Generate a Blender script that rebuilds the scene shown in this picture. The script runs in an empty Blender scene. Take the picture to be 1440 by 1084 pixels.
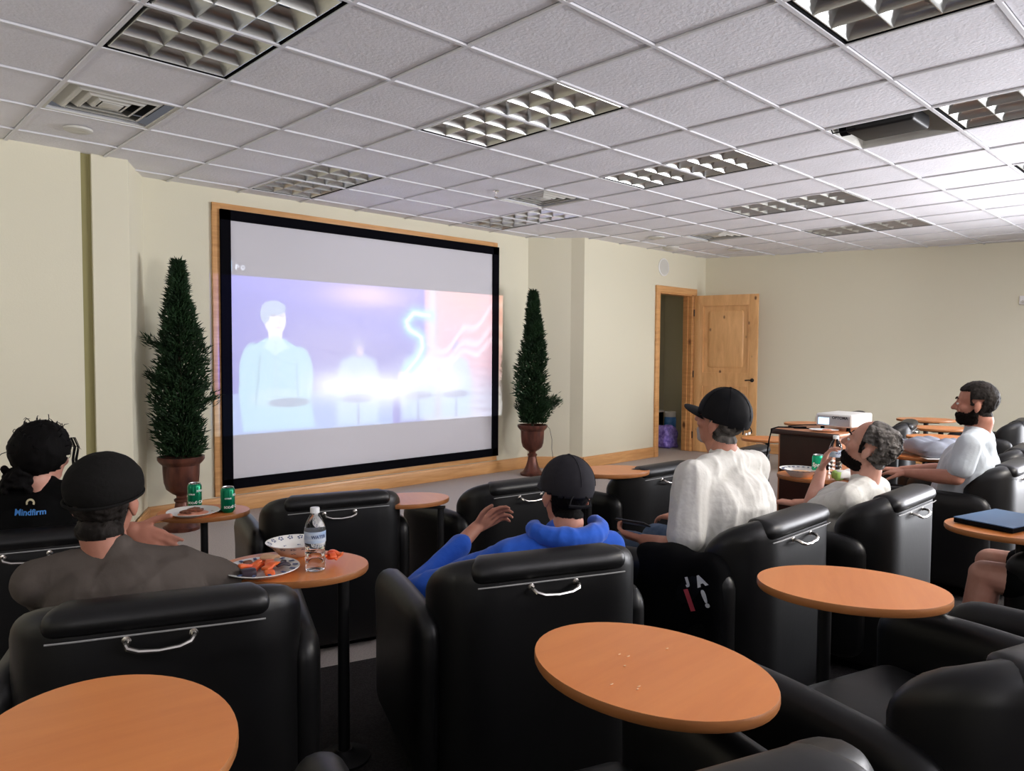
import bpy, math, random
import numpy as np
from mathutils import Vector, Matrix, Euler, noise
random.seed(7); rng = np.random.default_rng(7)
PI = math.pi; R = math.radians
SC = bpy.context.scene; COL = SC.collection

# ------------------------------------------------------------------ tagging
def tag(o, label=None, cat=None, group=None, kind=None):
    if label: o['label'] = label
    if cat: o['category'] = cat
    if group: o['group'] = group
    if kind: o['kind'] = kind
    return o
def thing(name, label, cat, loc=(0, 0, 0), rz=0, group=None, s=1):
    o = bpy.data.objects.new(name, None); COL.objects.link(o)
    o.location = loc; o.rotation_euler = (0, 0, rz); o.scale = (s, s, s)
    o.empty_display_size = .05
    return tag(o, label, cat, group)
def kids(o): return [c for c in bpy.data.objects if c.parent == o]
def dup(o, loc, rz=0, label=None, group=None, s=1, parent=None):
    r = o.copy(); COL.objects.link(r); r.parent = parent
    if parent is None:
        r.location = loc; r.rotation_euler = (0, 0, rz); r.scale = (s, s, s)
        if label: r['label'] = label
        if group: r['group'] = group
    for ch in kids(o): dup(ch, None, parent=r)
    return r

# ------------------------------------------------------------------ materials
def mat(name, col, rough=.6, metal=0, spec=.5, noise_=None, bump=None, coat=0, sheen=0, trans=0, ior=1.45, emis=None, col2=None, nscale=6, stretch=(1, 1, 1), alpha=1):
    m = bpy.data.materials.new(name); m.use_nodes = True; nt = m.node_tree; p = nt.nodes['Principled BSDF']
    p.inputs['Base Color'].default_value = (*col, 1); p.inputs['Roughness'].default_value = rough
    p.inputs['Metallic'].default_value = metal; p.inputs['Specular IOR Level'].default_value = spec
    p.inputs['Coat Weight'].default_value = coat; p.inputs['Transmission Weight'].default_value = trans
    p.inputs['IOR'].default_value = ior; p.inputs['Sheen Weight'].default_value = sheen; p.inputs['Alpha'].default_value = alpha
    if emis: p.inputs['Emission Color'].default_value = (*emis[:3], 1); p.inputs['Emission Strength'].default_value = emis[3]
    tc = nt.nodes.new('ShaderNodeTexCoord'); mp = nt.nodes.new('ShaderNodeMapping'); mp.inputs['Scale'].default_value = stretch
    nt.links.new(tc.outputs['Object'], mp.inputs['Vector'])
    if col2 is not None:
        n = nt.nodes.new('ShaderNodeTexNoise'); n.inputs['Scale'].default_value = nscale; n.inputs['Detail'].default_value = 5
        r = nt.nodes.new('ShaderNodeValToRGB'); r.color_ramp.elements[0].position = .35; r.color_ramp.elements[1].position = .65
        r.color_ramp.elements[0].color = (*col, 1); r.color_ramp.elements[1].color = (*col2, 1)
        nt.links.new(mp.outputs[0], n.inputs['Vector']); nt.links.new(n.outputs['Fac'], r.inputs[0]); nt.links.new(r.outputs[0], p.inputs['Base Color'])
    if bump:
        n = nt.nodes.new('ShaderNodeTexNoise'); n.inputs['Scale'].default_value = bump[0]; n.inputs['Detail'].default_value = 4
        b = nt.nodes.new('ShaderNodeBump'); b.inputs['Strength'].default_value = bump[1]; b.inputs['Distance'].default_value = bump[2] if len(bump) > 2 else .01
        nt.links.new(mp.outputs[0], n.inputs['Vector']); nt.links.new(n.outputs['Fac'], b.inputs['Height']); nt.links.new(b.outputs[0], p.inputs['Normal'])
    return m
def wood(name, base, dark, rough=.4, stretch=(1, 1, 9), knots=True, coat=.2, kscale=3.2):
    m = bpy.data.materials.new(name); m.use_nodes = True; nt = m.node_tree; p = nt.nodes['Principled BSDF']; L = nt.links.new
    p.inputs['Roughness'].default_value = rough; p.inputs['Coat Weight'].default_value = coat; p.inputs['Coat Roughness'].default_value = .25
    tc = nt.nodes.new('ShaderNodeTexCoord'); mp = nt.nodes.new('ShaderNodeMapping'); mp.inputs['Scale'].default_value = stretch
    L(tc.outputs['Object'], mp.inputs[0])
    n = nt.nodes.new('ShaderNodeTexNoise'); n.inputs['Scale'].default_value = 2.2; n.inputs['Detail'].default_value = 8; n.inputs['Roughness'].default_value = .62
    n.inputs['Distortion'].default_value = .6; L(mp.outputs[0], n.inputs['Vector'])
    r = nt.nodes.new('ShaderNodeValToRGB'); r.color_ramp.elements[0].position = .3; r.color_ramp.elements[1].position = .7
    r.color_ramp.elements[0].color = (*dark, 1); r.color_ramp.elements[1].color = (*base, 1); L(n.outputs['Fac'], r.inputs[0])
    out = r.outputs[0]
    if knots:
        v = nt.nodes.new('ShaderNodeTexVoronoi'); v.inputs['Scale'].default_value = kscale; mp2 = nt.nodes.new('ShaderNodeMapping')
        mp2.inputs['Scale'].default_value = (1, 1, .6) if stretch[2] < stretch[0] or True else (1, 1, 1)
        L(tc.outputs['Object'], mp2.inputs[0]); L(mp2.outputs[0], v.inputs['Vector'])
        k = nt.nodes.new('ShaderNodeValToRGB'); k.color_ramp.elements[0].position = .05; k.color_ramp.elements[1].position = .12
        k.color_ramp.elements[0].color = (1, 1, 1, 1); k.color_ramp.elements[1].color = (0, 0, 0, 1); L(v.outputs['Distance'], k.inputs[0])
        mx = nt.nodes.new('ShaderNodeMixRGB'); mx.inputs[2].default_value = (dark[0] * .25, dark[1] * .2, dark[2] * .2, 1)
        L(k.outputs[0], mx.inputs[0]); L(out, mx.inputs[1]); out = mx.outputs[0]
    L(out, p.inputs['Base Color'])
    return m
M = {}
M['wall'] = mat('wall_paint', (.735, .70, .545), .75, bump=(90, .12, .004))
M['wall_dark'] = mat('dark_rear_wall', (.16, .14, .12), .85)  # unseen wall, darkened so reflections in the left chairs stay black
M['wall_olive'] = mat('wall_groove', (.30, .27, .12), .8)  # olive carries the shade inside the groove
M['tile'] = mat('ceiling_tile', (.82, .815, .85), .95, spec=.1, col2=(.77, .765, .795), nscale=3, bump=(55, .5, .006))
M['tbar'] = mat('ceiling_bar', (.72, .72, .74), .5)
M['carpet_dark'] = mat('dark_carpet', (.035, .032, .032), .98, spec=.05, col2=(.055, .05, .05), nscale=120, bump=(200, .6, .01))  # front carpet darkened, standing in for shade between the chairs
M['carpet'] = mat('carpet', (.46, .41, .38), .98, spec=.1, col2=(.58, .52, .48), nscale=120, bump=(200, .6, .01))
M['pine'] = wood('pine_trim', (.76, .42, .17), (.56, .27, .09), stretch=(1.2, 1.2, 12), kscale=3)
M['pine_h'] = wood('pine_trim_horizontal', (.76, .42, .17), (.56, .27, .09), stretch=(1, 12, 12), kscale=2.5)
M['door'] = wood('knotty_alder', (.84, .49, .21), (.62, .32, .115), stretch=(5, 5, .9), kscale=5.5)
M['table'] = wood('table_laminate', (.72, .25, .062), (.64, .20, .045), rough=.34, stretch=(1, 7, 1), knots=False, coat=.05)
M['table_edge'] = mat('table_edge', (.36, .14, .045), .4)
M['leather'] = mat('black_leather', (.003, .003, .0035), .42, spec=.5, bump=(30, .10, .003))
M['leather_side'] = mat('black_leather_inner', (.004, .004, .005), .5, spec=.25, bump=(30, .2, .004))
M['piping'] = mat('grey_piping', (.22, .22, .23), .35)
M['chrome'] = mat('brushed_chrome', (.75, .72, .68), .25, metal=1)
M['black'] = mat('matte_black', (.004, .004, .005), .9, spec=.1)
M['blackmetal'] = mat('black_metal', (.012, .012, .013), .5, metal=.3)
M['screen'] = mat('screen_fabric', (.66, .65, .69), .9, spec=.1)
M['velvet'] = mat('black_velvet', (.004, .004, .006), .97, spec=.05)
M['louver'] = mat('louver_metal', (.62, .63, .60), .28, metal=.85)
M['pan'] = mat('fixture_pan', (.62, .63, .60), .4, metal=.4)
M['tube'] = mat('fluorescent_tube_off', (.8, .8, .78), .3)
M['vent'] = mat('vent_white', (.62, .61, .56), .5)
M['vent_dark'] = mat('vent_recess', (.03, .028, .025), .8)
M['white'] = mat('white_plastic', (.82, .82, .80), .35)
M['cabinet'] = wood('mahogany', (.060, .018, .012), (.035, .010, .007), rough=.35, knots=False, stretch=(1, 1, .3))  # near-black holds the shade of the side turned from the light
M['cabinet_side'] = wood('orange_maple', (.62, .26, .12), (.50, .19, .08), rough=.4, knots=False)  # same cabinet brightened, light from behind put into the colour
M['urn'] = mat('bronze_urn', (.16, .055, .035), .33, metal=.35, col2=(.06, .02, .015), nscale=14, stretch=(1, 1, .3))
M['leaf'] = mat('cypress_green', (.009, .022, .009), .65, spec=.2, col2=(.020, .050, .018), nscale=9)
M['bark'] = mat('bark', (.05, .03, .02), .9)
M['soil'] = mat('soil', (.03, .02, .014), .95)
M['green_can'] = mat('green_can', (.0, .20, .095), .25, metal=.55)
M['green_light'] = mat('mint_can', (.0, .40, .19), .25, metal=.35)
M['alu'] = mat('aluminium', (.8, .8, .8), .25, metal=1)
M['ink_white'] = mat('white_print', (.85, .87, .85), .5)
M['ink_red'] = mat('red_print', (.55, .07, .09), .6)
M['ink_blue'] = mat('blue_print', (.06, .24, .62), .6)
M['ink_cream'] = mat('cream_print', (.65, .58, .38), .6)
M['ink_dark'] = mat('dark_print', (.03, .03, .035), .6)
M['navy'] = mat('navy_print', (.05, .08, .20), .6)
M['plate'] = mat('paper_plate', (.80, .79, .76), .5)
M['bottle'] = mat('clear_plastic', (.95, .97, 1.0), .06, trans=1, ior=1.33)
M['water'] = mat('water', (.9, .95, 1.0), .02, trans=1, ior=1.2)
M['label'] = mat('bottle_label', (.62, .70, .80), .45, col2=(.32, .46, .68), nscale=18, stretch=(1, 1, 4))
M['cap'] = mat('bottle_cap', (.80, .82, .84), .4)
M['red_food'] = mat('orange_red_wrapper', (.80, .10, .03), .35, col2=(.85, .20, .04), nscale=30)
M['brown_food'] = mat('brown_food', (.12, .035, .02), .6, col2=(.28, .1, .05), nscale=60)
M['tan_food'] = mat('tan_food', (.70, .42, .24), .7)
M['dark_food'] = mat('dark_wrapper', (.03, .018, .03), .35)
M['pink_sauce'] = mat('pinkish_sauce', (.75, .36, .26), .5, col2=(.62, .22, .12), nscale=40)
M['paper'] = mat('white_paper', (.85, .85, .83), .7)
M['lime'] = mat('green_paper', (.33, .50, .12), .6)
M['skin'] = mat('skin', (.50, .235, .165), .5, spec=.35, col2=(.44, .19, .13), nscale=12)
M['skin_fair'] = mat('fair_skin', (.62, .34, .26), .5, spec=.35, col2=(.55, .26, .19), nscale=12)
M['hair_black'] = mat('black_hair', (.0025, .002, .002), .75, spec=.12, bump=(60, .5, .006), stretch=(1, 1, .2))
M['hair_brown'] = mat('brown_hair', (.007, .005, .004), .7, spec=.2, col2=(.03, .025, .022), nscale=40, bump=(70, .6, .006), stretch=(1, 1, .25))
M['hair_grey'] = mat('greying_hair', (.012, .009, .008), .7, spec=.2, col2=(.20, .185, .17), nscale=26, bump=(70, .6, .006), stretch=(1, 1, .3))
M['beard_dark'] = mat('dark_beard', (.005, .003, .0025), .8, spec=.15, bump=(120, .8, .006))
M['beard_grey'] = mat('grey_beard', (.42, .38, .36), .8, bump=(120, .8, .006))
M['taupe'] = mat('taupe_shirt', (.095, .080, .070), .95, spec=.15, bump=(14, .25, .02))
M['white_shirt'] = mat('white_shirt', (.66, .65, .61), .95, sheen=.1, bump=(7, .55, .03))
M['blue_grey_shirt'] = mat('pale_grey_shirt', (.52, .57, .62), .95, sheen=.1, bump=(11, .35, .02))
M['black_shirt'] = mat('black_shirt', (.003, .003, .003), .95, spec=.1)
M['blue_hoodie'] = mat('blue_hoodie', (.015, .10, .55), .95, sheen=.2, bump=(12, .3, .02))
M['jeans'] = mat('blue_jeans', (.05, .085, .15), .9, col2=(.08, .12, .2), nscale=30)
M['black_cloth'] = mat('black_cloth', (.003, .003, .0035), .95, spec=.1)
M['cap_black'] = mat('black_cap', (.0045, .0045, .006), .7, spec=.2)
M['cap_grey'] = mat('charcoal_cap', (.022, .021, .026), .85, spec=.15)
M['beanie'] = mat('charcoal_beanie', (.010, .0095, .009), .95, spec=.12, bump=(70, .5, .005))
M['grey_cloth'] = mat('grey_blue_cloth', (.26, .28, .34), .9, bump=(20, .3, .01))
M['purple'] = mat('purple_bag', (.16, .10, .50), .4, col2=(.45, .35, .85), nscale=22)
M['blue_box'] = mat('blue_container', (.03, .17, .50), .4, col2=(.12, .35, .7), nscale=8)
M['book_blue'] = mat('blue_cover', (.06, .15, .30), .4)
M['eye_white'] = mat('eye_white', (.7, .7, .68), .3)
M['lens'] = mat('projector_lens', (.6, .75, 1), .2, emis=(.35, .65, 1, 2.0))
M['proj_face'] = mat('projector_grille', (.42, .42, .44), .5)
M['shoe'] = mat('grey_shoe', (.09, .11, .11), .7)
M['glass_frame'] = mat('glasses_wire', (.15, .13, .11), .3, metal=1)
M['phone'] = mat('phone_case', (.01, .01, .012), .3)
M['orange_band'] = mat('headrest_piping', (.30, .30, .30), .35)

# ------------------------------------------------------------------ mesh collector
class B:
    def __init__(s): s.v = []; s.f = []; s.m = []
    def add(s, vs, fs, mi=0, X=None):
        o = len(s.v)
        if X is not None: vs = [X @ Vector(v) for v in vs]
        s.v += [tuple(v) for v in vs]; s.f += [tuple(i + o for i in f) for f in fs]; s.m += [mi] * len(fs); return s
    def box(s, c, d, mi=0, X=None, rz=0):
        x, y, z = [k / 2 for k in d]; q = [(-x, -y, -z), (x, -y, -z), (x, y, -z), (-x, y, -z), (-x, -y, z), (x, -y, z), (x, y, z), (-x, y, z)]
        T = Matrix.Translation(c) @ Matrix.Rotation(rz, 4, 'Z')
        if X is not None: T = X @ T
        return s.add(q, [(0, 3, 2, 1), (4, 5, 6, 7), (0, 1, 5, 4), (1, 2, 6, 5), (2, 3, 7, 6), (3, 0, 4, 7)], mi, T)
    def rbox(s, c, d, r=.02, n=3, mi=0, X=None, fn=None, div=(1, 1, 1)):
        # rounded box: cube surface grid, clamp + offset (r may be 3 radii)
        r = (r, r, r) if isinstance(r, (int, float)) else r
        h = [k / 2 for k in d]; ax = []
        for k in range(3):
            rr = min(r[k], h[k] * .999); a = []
            for i in range(n + 1): t = i / n * PI / 2; a.append(-h[k] + rr - rr * math.cos(t))
            core = [(-h[k] + rr) + (2 * (h[k] - rr)) * i / div[k] for i in range(1, div[k])]
            ax.append(a + core + [-q for q in reversed(a)])
        idx = {}; V = []; F = []
        def pt(i, j, k):
            key = (i, j, k)
            if key in idx: return idx[key]
            p = [ax[0][i], ax[1][j], ax[2][k]]; q = []; o = []
            for t in range(3):
                rr = min(r[t], h[t] * .999); lim = h[t] - rr; cc = max(-lim, min(lim, p[t])); q.append(cc); o.append((p[t] - cc) / rr)
            l = math.sqrt(sum(a * a for a in o))
            if l > 1e-9: o = [a / l for a in o]
            p = [q[t] + o[t] * min(r[t], h[t] * .999) for t in range(3)]
            if fn: p = fn(*p)
            idx[key] = len(V); V.append((p[0] + c[0], p[1] + c[1], p[2] + c[2])); return idx[key]
        N = [len(a) - 1 for a in ax]
        for i in range(N[0]):
            for j in range(N[1]):
                F.append((pt(i, j, 0), pt(i, j + 1, 0), pt(i + 1, j + 1, 0), pt(i + 1, j, 0))); F.append((pt(i, j, N[2]), pt(i + 1, j, N[2]), pt(i + 1, j + 1, N[2]), pt(i, j + 1, N[2])))
        for i in range(N[0]):
            for k in range(N[2]):
                F.append((pt(i, 0, k), pt(i + 1, 0, k), pt(i + 1, 0, k + 1), pt(i, 0, k + 1))); F.append((pt(i, N[1], k), pt(i, N[1], k + 1), pt(i + 1, N[1], k + 1), pt(i + 1, N[1], k)))
        for j in range(N[1]):
            for k in range(N[2]):
                F.append((pt(0, j, k), pt(0, j, k + 1), pt(0, j + 1, k + 1), pt(0, j + 1, k))); F.append((pt(N[0], j, k), pt(N[0], j + 1, k), pt(N[0], j + 1, k + 1), pt(N[0], j, k + 1)))
        return s.add(V, F, mi, X)
    def lathe(s, prof, n=24, mi=0, X=None, sx=1, sy=1, flute=0, fn=0):
        V = []; F = []
        for (r, z) in prof:
            for i in range(n):
                a = 2 * PI * i / n; rr = r * (1 + flute * math.cos(fn * a)) if flute else r
                V.append((rr * math.cos(a) * sx, rr * math.sin(a) * sy, z))
        for j in range(len(prof) - 1):
            for i in range(n): k = (i + 1) % n; F.append((j * n + i, j * n + k, (j + 1) * n + k, (j + 1) * n + i))
        F.append(tuple(reversed(range(n)))); F.append(tuple((len(prof) - 1) * n + i for i in range(n)))
        return s.add(V, F, mi, X)
    def tube(s, pts, r, n=8, mi=0, X=None):
        pts = [Vector(p) for p in pts]; V = []; F = []; m = len(pts)
        rs = r if isinstance(r, (list, tuple)) else [r] * m
        up = None
        for i, p in enumerate(pts):
            t = (pts[min(i + 1, m - 1)] - pts[max(i - 1, 0)]).normalized()
            if up is None: up = t.orthogonal().normalized()
            up = (up - t * up.dot(t)).normalized(); w = t.cross(up)
            for k in range(n): a = 2 * PI * k / n; V.append(p + (up * math.cos(a) + w * math.sin(a)) * rs[i])
        for i in range(m - 1):
            for k in range(n): q = (k + 1) % n; F.append((i * n + k, i * n + q, (i + 1) * n + q, (i + 1) * n + k))
        F.append(tuple(reversed(range(n)))); F.append(tuple((m - 1) * n + k for k in range(n)))
        return s.add(V, F, mi, X)
    def cone(s, A, Bp, ra, rb, n=14, mi=0, X=None):
        A = Vector(A); Bp = Vector(Bp); t = (Bp - A); L = t.length; t = t.normalized() if L > 1e-6 else Vector((0, 0, 1))
        P = []; rr = []
        for i in range(1, 6): a = -PI / 2 + i * PI / 12; P.append(A + t * ra * math.sin(a)); rr.append(ra * math.cos(a))
        P.append(A); rr.append(ra); P.append(Bp); rr.append(rb)
        for i in range(1, 6): a = i * PI / 12; P.append(Bp + t * rb * math.sin(a)); rr.append(rb * math.cos(a))
        u = t.orthogonal().normalized(); w = t.cross(u); V = []; F = []; m = len(P)
        for i in range(m):
            for k in range(n): a = 2 * PI * k / n; V.append(P[i] + (u * math.cos(a) + w * math.sin(a)) * rr[i])
        for i in range(m - 1):
            for k in range(n): q = (k + 1) % n; F.append((i * n + k, i * n + q, (i + 1) * n + q, (i + 1) * n + k))
        F.append(tuple(reversed(range(n)))); F.append(tuple((m - 1) * n + k for k in range(n)))
        return s.add(V, F, mi, X)
    def ell(s, c, r, n=20, m=12, mi=0, X=None, rot=None):
        T = Matrix.Translation(c) @ (rot.to_4x4() if rot is not None else Matrix.Identity(4))
        if X is not None: T = X @ T
        V = []; F = []
        for j in range(1, m):
            a = -PI / 2 + PI * j / m
            for i in range(n): b = 2 * PI * i / n; V.append((r[0] * math.cos(a) * math.cos(b), r[1] * math.cos(a) * math.sin(b), r[2] * math.sin(a)))
        for j in range(m - 2):
            for i in range(n): k = (i + 1) % n; F.append((j * n + i, j * n + k, (j + 1) * n + k, (j + 1) * n + i))
        o = len(V); V += [(0, 0, -r[2]), (0, 0, r[2])]
        for i in range(n): k = (i + 1) % n; F.append((o, k, i)); F.append((o + 1, (m - 2) * n + i, (m - 2) * n + k))
        return s.add(V, F, mi, T)
    def prism(s, poly, z0, z1, mi=0, X=None):
        n = len(poly); V = [(x, y, z0) for x, y in poly] + [(x, y, z1) for x, y in poly]
        F = [tuple(reversed(range(n))), tuple(range(n, 2 * n))] + [(i, (i + 1) % n, n + (i + 1) % n, n + i) for i in range(n)]
        return s.add(V, F, mi, X)
    def mesh(s, name, mats, smooth=True):
        me = bpy.data.meshes.new(name); me.from_pydata(s.v, [], s.f); mats = mats if isinstance(mats, (list, tuple)) else [mats]
        for m in mats: me.materials.append(M[m] if isinstance(m, str) else m)
        me.polygons.foreach_set('material_index', s.m); me.update()
        if smooth:
            me.polygons.foreach_set('use_smooth', [True] * len(me.polygons))
            try: me.set_sharp_from_angle(angle=R(38))
            except Exception: pass
        return me
    def build(s, name, mats, parent=None, smooth=True, loc=None, rz=0):
        o = bpy.data.objects.new(name, s.mesh(name, mats, smooth)); COL.objects.link(o); o.parent = parent
        if loc is not None: o.location = loc; o.rotation_euler = (0, 0, rz)
        return o
def struct(name, b, mats, parent=None, smooth=False):
    o = b.build(name, mats, parent, smooth)
    if parent is None: o['kind'] = 'structure'
    return o
def text_mesh(body, size, extrude=.0004, align='CENTER', bold=0, shear=0):
    c = bpy.data.curves.new('lettering', 'FONT'); c.body = body; c.size = size; c.extrude = extrude; c.align_x = align; c.align_y = 'CENTER'
    c.offset = bold; c.shear = shear; c.resolution_u = 3
    o = bpy.data.objects.new('lettering', c); COL.objects.link(o)
    dg = bpy.context.evaluated_depsgraph_get(); me = bpy.data.meshes.new_from_object(o.evaluated_get(dg))
    V = [tuple(v.co) for v in me.vertices]; F = [tuple(p.vertices) for p in me.polygons]
    bpy.data.objects.remove(o); bpy.data.curves.remove(c); bpy.data.meshes.remove(me)
    return V, F
def lettering(name, body, size, m, parent, X, bend=None, bold=0, shear=0):
    V, F = text_mesh(body, size, bold=bold, shear=shear); b = B()
    if bend: V = [(math.sin(x / bend) * (bend + .0006 + z), -math.cos(x / bend) * (bend + .0006 + z), y) for x, y, z in V]
    b.add(V, F, 0, X); return b.build(name, m, parent, smooth=False)

# ------------------------------------------------------------------ camera
cam = bpy.data.cameras.new('camera'); cam.sensor_width = 36; cam.sensor_fit = 'HORIZONTAL'; cam.lens = 1038.07 / 1440 * 36; cam.clip_start = .05
co = bpy.data.objects.new('camera', cam); COL.objects.link(co); SC.camera = co
Rv = Vector((.71972535, -.69423004, .00632989)); Dv = Vector((-.0276192, -.03774138, -.99890579)); Fv = Vector((.69370931, .71876299, -.04633751))
mw = Matrix.Identity(4)
for i in range(3): mw[i][0] = Rv[i]; mw[i][1] = -Dv[i]; mw[i][2] = -Fv[i]
mw[2][3] = 1.47; co.matrix_world = mw

# ------------------------------------------------------------------ room
H = 2.88
GX = lambda i: 2.265 + .61 * i
GY = lambda j: 2.657 + .61 * j
fixtures = [(-2, 0), (1, 0), (4, 0), (7, 0), (10, 0), (1, 4), (5, 4), (1, -4), (4, -4), (7, -4), (10, -4)]
vents = [(-2, 3), (4, 3), (9, 3)]
holes = set()
for i, j in fixtures: holes |= {(i, j), (i, j + 1)}
for c in vents: holes.add(c)
holes.add((4, -2))
b = B()
for i in range(-8, 17):
    for j in range(-10, 7):
        if (i, j) in holes: continue
        x, y = GX(i), GY(j)
        b.rbox((x + .305, y + .305, H + .012), (.590, .590, .016), r=(.006, .006, .004), n=1)
        b.box((x + .305, y + .305, H + .022), (.61, .61, .008))
ceil = struct('ceiling', b, 'tile')
b = B()
for i in range(-8, 18): b.box((GX(i), (GY(-10) + GY(7)) / 2, H - .001), (.019, 17 * .61, .010)); b.box((GX(i), (GY(-10) + GY(7)) / 2, H + .014), (.005, 17 * .61, .026))
for j in range(-10, 8): b.box(((GX(-8) + GX(17)) / 2, GY(j), H - .0015), (25 * .61, .019, .010)); b.box(((GX(-8) + GX(17)) / 2, GY(j), H + .014), (25 * .61, .005, .026))
struct('ceiling_grid', b, 'tbar', ceil)

T = .12
def wall(name, pts, z0=0, z1=H + .03, m='wall'):      # plan polygon strip
    b = B(); b.prism(pts, z0, z1); return struct(name, b, m)
# front wall with its two projecting side parts (plan runs left to right)
b = B()
b.prism([(-4.2, 6.04), (1.495, 6.04), (1.495, 6.7), (-4.2, 6.7)], -.1, H + .03)
b.prism([(1.565, 6.04), (1.815, 6.04), (1.815, 6.06), (2.07, 6.54), (2.07, 6.7), (1.565, 6.7)], -.1, H + .03)
b.prism([(1.495, 6.07), (1.565, 6.07), (1.565, 6.7), (1.495, 6.7)], -.1, H + .03, mi=1)
b.prism([(2.07, 6.54), (6.58, 6.54), (6.58, 6.7), (2.07, 6.7)], -.1, H + .03)
b.prism([(6.58, 6.54), (6.97, 6.17), (7.06, 6.03), (7.06, 6.7), (6.58, 6.7)], -.1, H + .03)
wf = struct('wall_front', b, ['wall', 'wall_olive'])
b = B()   # wall with the closet doorway
b.box(((7.06 + 8.66) / 2, 6.09, H / 2), (1.60, .12, H + .06)); b.box(((9.50 + 9.98) / 2, 6.09, H / 2), (.48, .12, H + .06)); b.box((9.08, 6.09, (2.31 + H + .03) / 2), (.84, .12, H + .03 - 2.31))
struct('wall_closet', b, 'wall')
ra = math.atan2(2.26 - 6.02, 11.08 - 9.86)
def rw(t, off=0, z=0):      # point along the angled right wall, t metres from the corner
    d = Vector((math.cos(ra), math.sin(ra), 0)); n = Vector((math.sin(ra), -math.cos(ra), 0))
    p = Vector((9.86, 6.03, 0)) + d * t + n * off; return Vector((p.x, p.y, z))
b = B()
p0, p1, p2, p3 = rw(-.02), rw(12), rw(12, -.12), rw(-.02, -.12)
b.prism([(p3.x, p3.y), (p0.x, p0.y), (p1.x, p1.y), (p2.x, p2.y)], -.1, H + .03); struct('wall_right', b, 'wall')
b = B(); b.box((-4.2, 1.0, H / 2), (.12, 11, H + .1)); struct('wall_left', b, 'wall')
b = B(); b.box((5.0, -4.0, H / 2), (19, .12, H + .1)); struct('wall_back', b, 'wall_dark')
# closet behind the doorway
b = B(); b.box((8.55, 6.75, H / 2), (.06, 1.2, H)); b.box((9.6, 7.33, H / 2), (2.2, .06, H)); b.box((10.7, 6.75, H / 2), (.06, 1.2, H)); b.box((9.6, 6.75, 2.6), (2.2, 1.2, .05))
struct('wall_closet_inside', b, 'wall')
# floor in three low tiers
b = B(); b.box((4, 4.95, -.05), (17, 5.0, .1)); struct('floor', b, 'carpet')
b = B(); b.prism([(-4.2, 2.98), (-.2, 2.98), (1.6, 2.86), (2.4, 2.62), (12, 2.36), (12, .95), (-4.2, .95)][::-1], -.1, .08); struct('floor_tier_middle', b, 'carpet_dark')  # drawn forward so the painted shade covers the gap behind the front row
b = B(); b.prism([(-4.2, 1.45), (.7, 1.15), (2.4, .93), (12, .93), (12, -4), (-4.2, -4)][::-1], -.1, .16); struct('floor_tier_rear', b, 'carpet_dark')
# baseboards
def board(name, P, Q, h=.145, t=.02, z=0):
    P = Vector(P); Q = Vector(Q); d = (Q - P); L = d.length; a = math.atan2(d.y, d.x)
    b = B(); b.rbox((L / 2, -t / 2, h / 2), (L, t, h), r=(.002, .006, .006), n=2); b.box((L / 2, -t / 2 - .004, h * .80), (L, t * .9, .012))
    o = b.build(name, 'pine_h', None); o['kind'] = 'structure'; o.location = (P.x, P.y, z); o.rotation_euler = (0, 0, a); return o
board('baseboard_left_bay', (-4.1, 6.04), (1.815, 6.04)); board('baseboard_front', (2.07, 6.54), (6.58, 6.54)); board('baseboard_left_corner', (1.84, 6.07), (2.07, 6.54))
board('baseboard_right_corner', (6.58, 6.54), (6.97, 6.17)); board('baseboard_corner_return', (6.97, 6.17), (7.06, 6.03)); board('baseboard_closet', (7.06, 6.03), (8.57, 6.03))
pa = rw(0); pb = rw(8); board('baseboard_right', (pa.x, pa.y), (pb.x, pb.y))
# door frame + door leaf
b = B(); y = 6.015
b.rbox((8.615, y, 1.17), (.085, .03, 2.34), r=.006, n=2); b.rbox((9.08, y, 2.355), (1.02, .034, .09), r=.006, n=2); b.rbox((9.545, y, 1.17), (.085, .03, 2.34), r=.006, n=2)
b.box((8.67, 6.09, 1.16), (.02, .15, 2.31)); b.box((9.49, 6.09, 1.16), (.02, .15, 2.31)); b.box((9.08, 6.09, 2.305), (.84, .15, .02))
b.box((9.475, 6.10, 1.16), (.012, .04, 2.3)); b.box((8.685, 6.10, 1.16), (.012, .04, 2.3))
struct('trim_door', b, 'pine')
door = bpy.data.objects.new('door_1', None); COL.objects.link(door); door.location = (9.53, 5.995, 0); door.rotation_euler = (0, 0, math.atan2(5.08 - 5.98, 9.74 - 9.53)); door['kind'] = 'structure'
b = B(); L = .92; t = .042; z1 = 2.29
b.rbox((.06, 0, z1 / 2 + .01), (.12, t, z1), r=.003, n=1); b.rbox((L - .06, 0, z1 / 2 + .01), (.12, t, z1), r=.003, n=1)
for zc, hh in ((2.23, .14), (1.08, .17), (.13, .24)): b.box((L / 2, 0, zc), (L - .24, t, hh))
for z0, z2 in ((1.165, 2.16), (.25, .995)):
    zc, hh = (z0 + z2) / 2, z2 - z0
    b.box((L / 2, 0, zc), (L - .24, .010, hh)); b.rbox((L / 2, 0, zc), (L - .40, .034, hh - .16), r=(.05, .014, .05), n=2)
    for sx in (-1, 1): b.box((L / 2 + sx * (L / 2 - .127), 0, zc), (.014, t + .006, hh))
    for sz in (-1, 1): b.box((L / 2, 0, zc + sz * (hh / 2 - .007)), (L - .24, t + .006, .014))
lf = b.build('door_leaf', 'door', door)
b = B()
for s in (-1, 1):
    b.lathe([(.026, 0), (.028, .006), (.012, .012), (.011, .035)], 16, X=Matrix.Translation((L - .065, s * t / 2, 1.08)) @ Matrix.Rotation(-s * PI / 2, 4, 'X'))
    b.tube([(L - .065, s * .05, 1.08), (L - .11, s * .052, 1.082), (L - .16, s * .05, 1.078)], .009)
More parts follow.
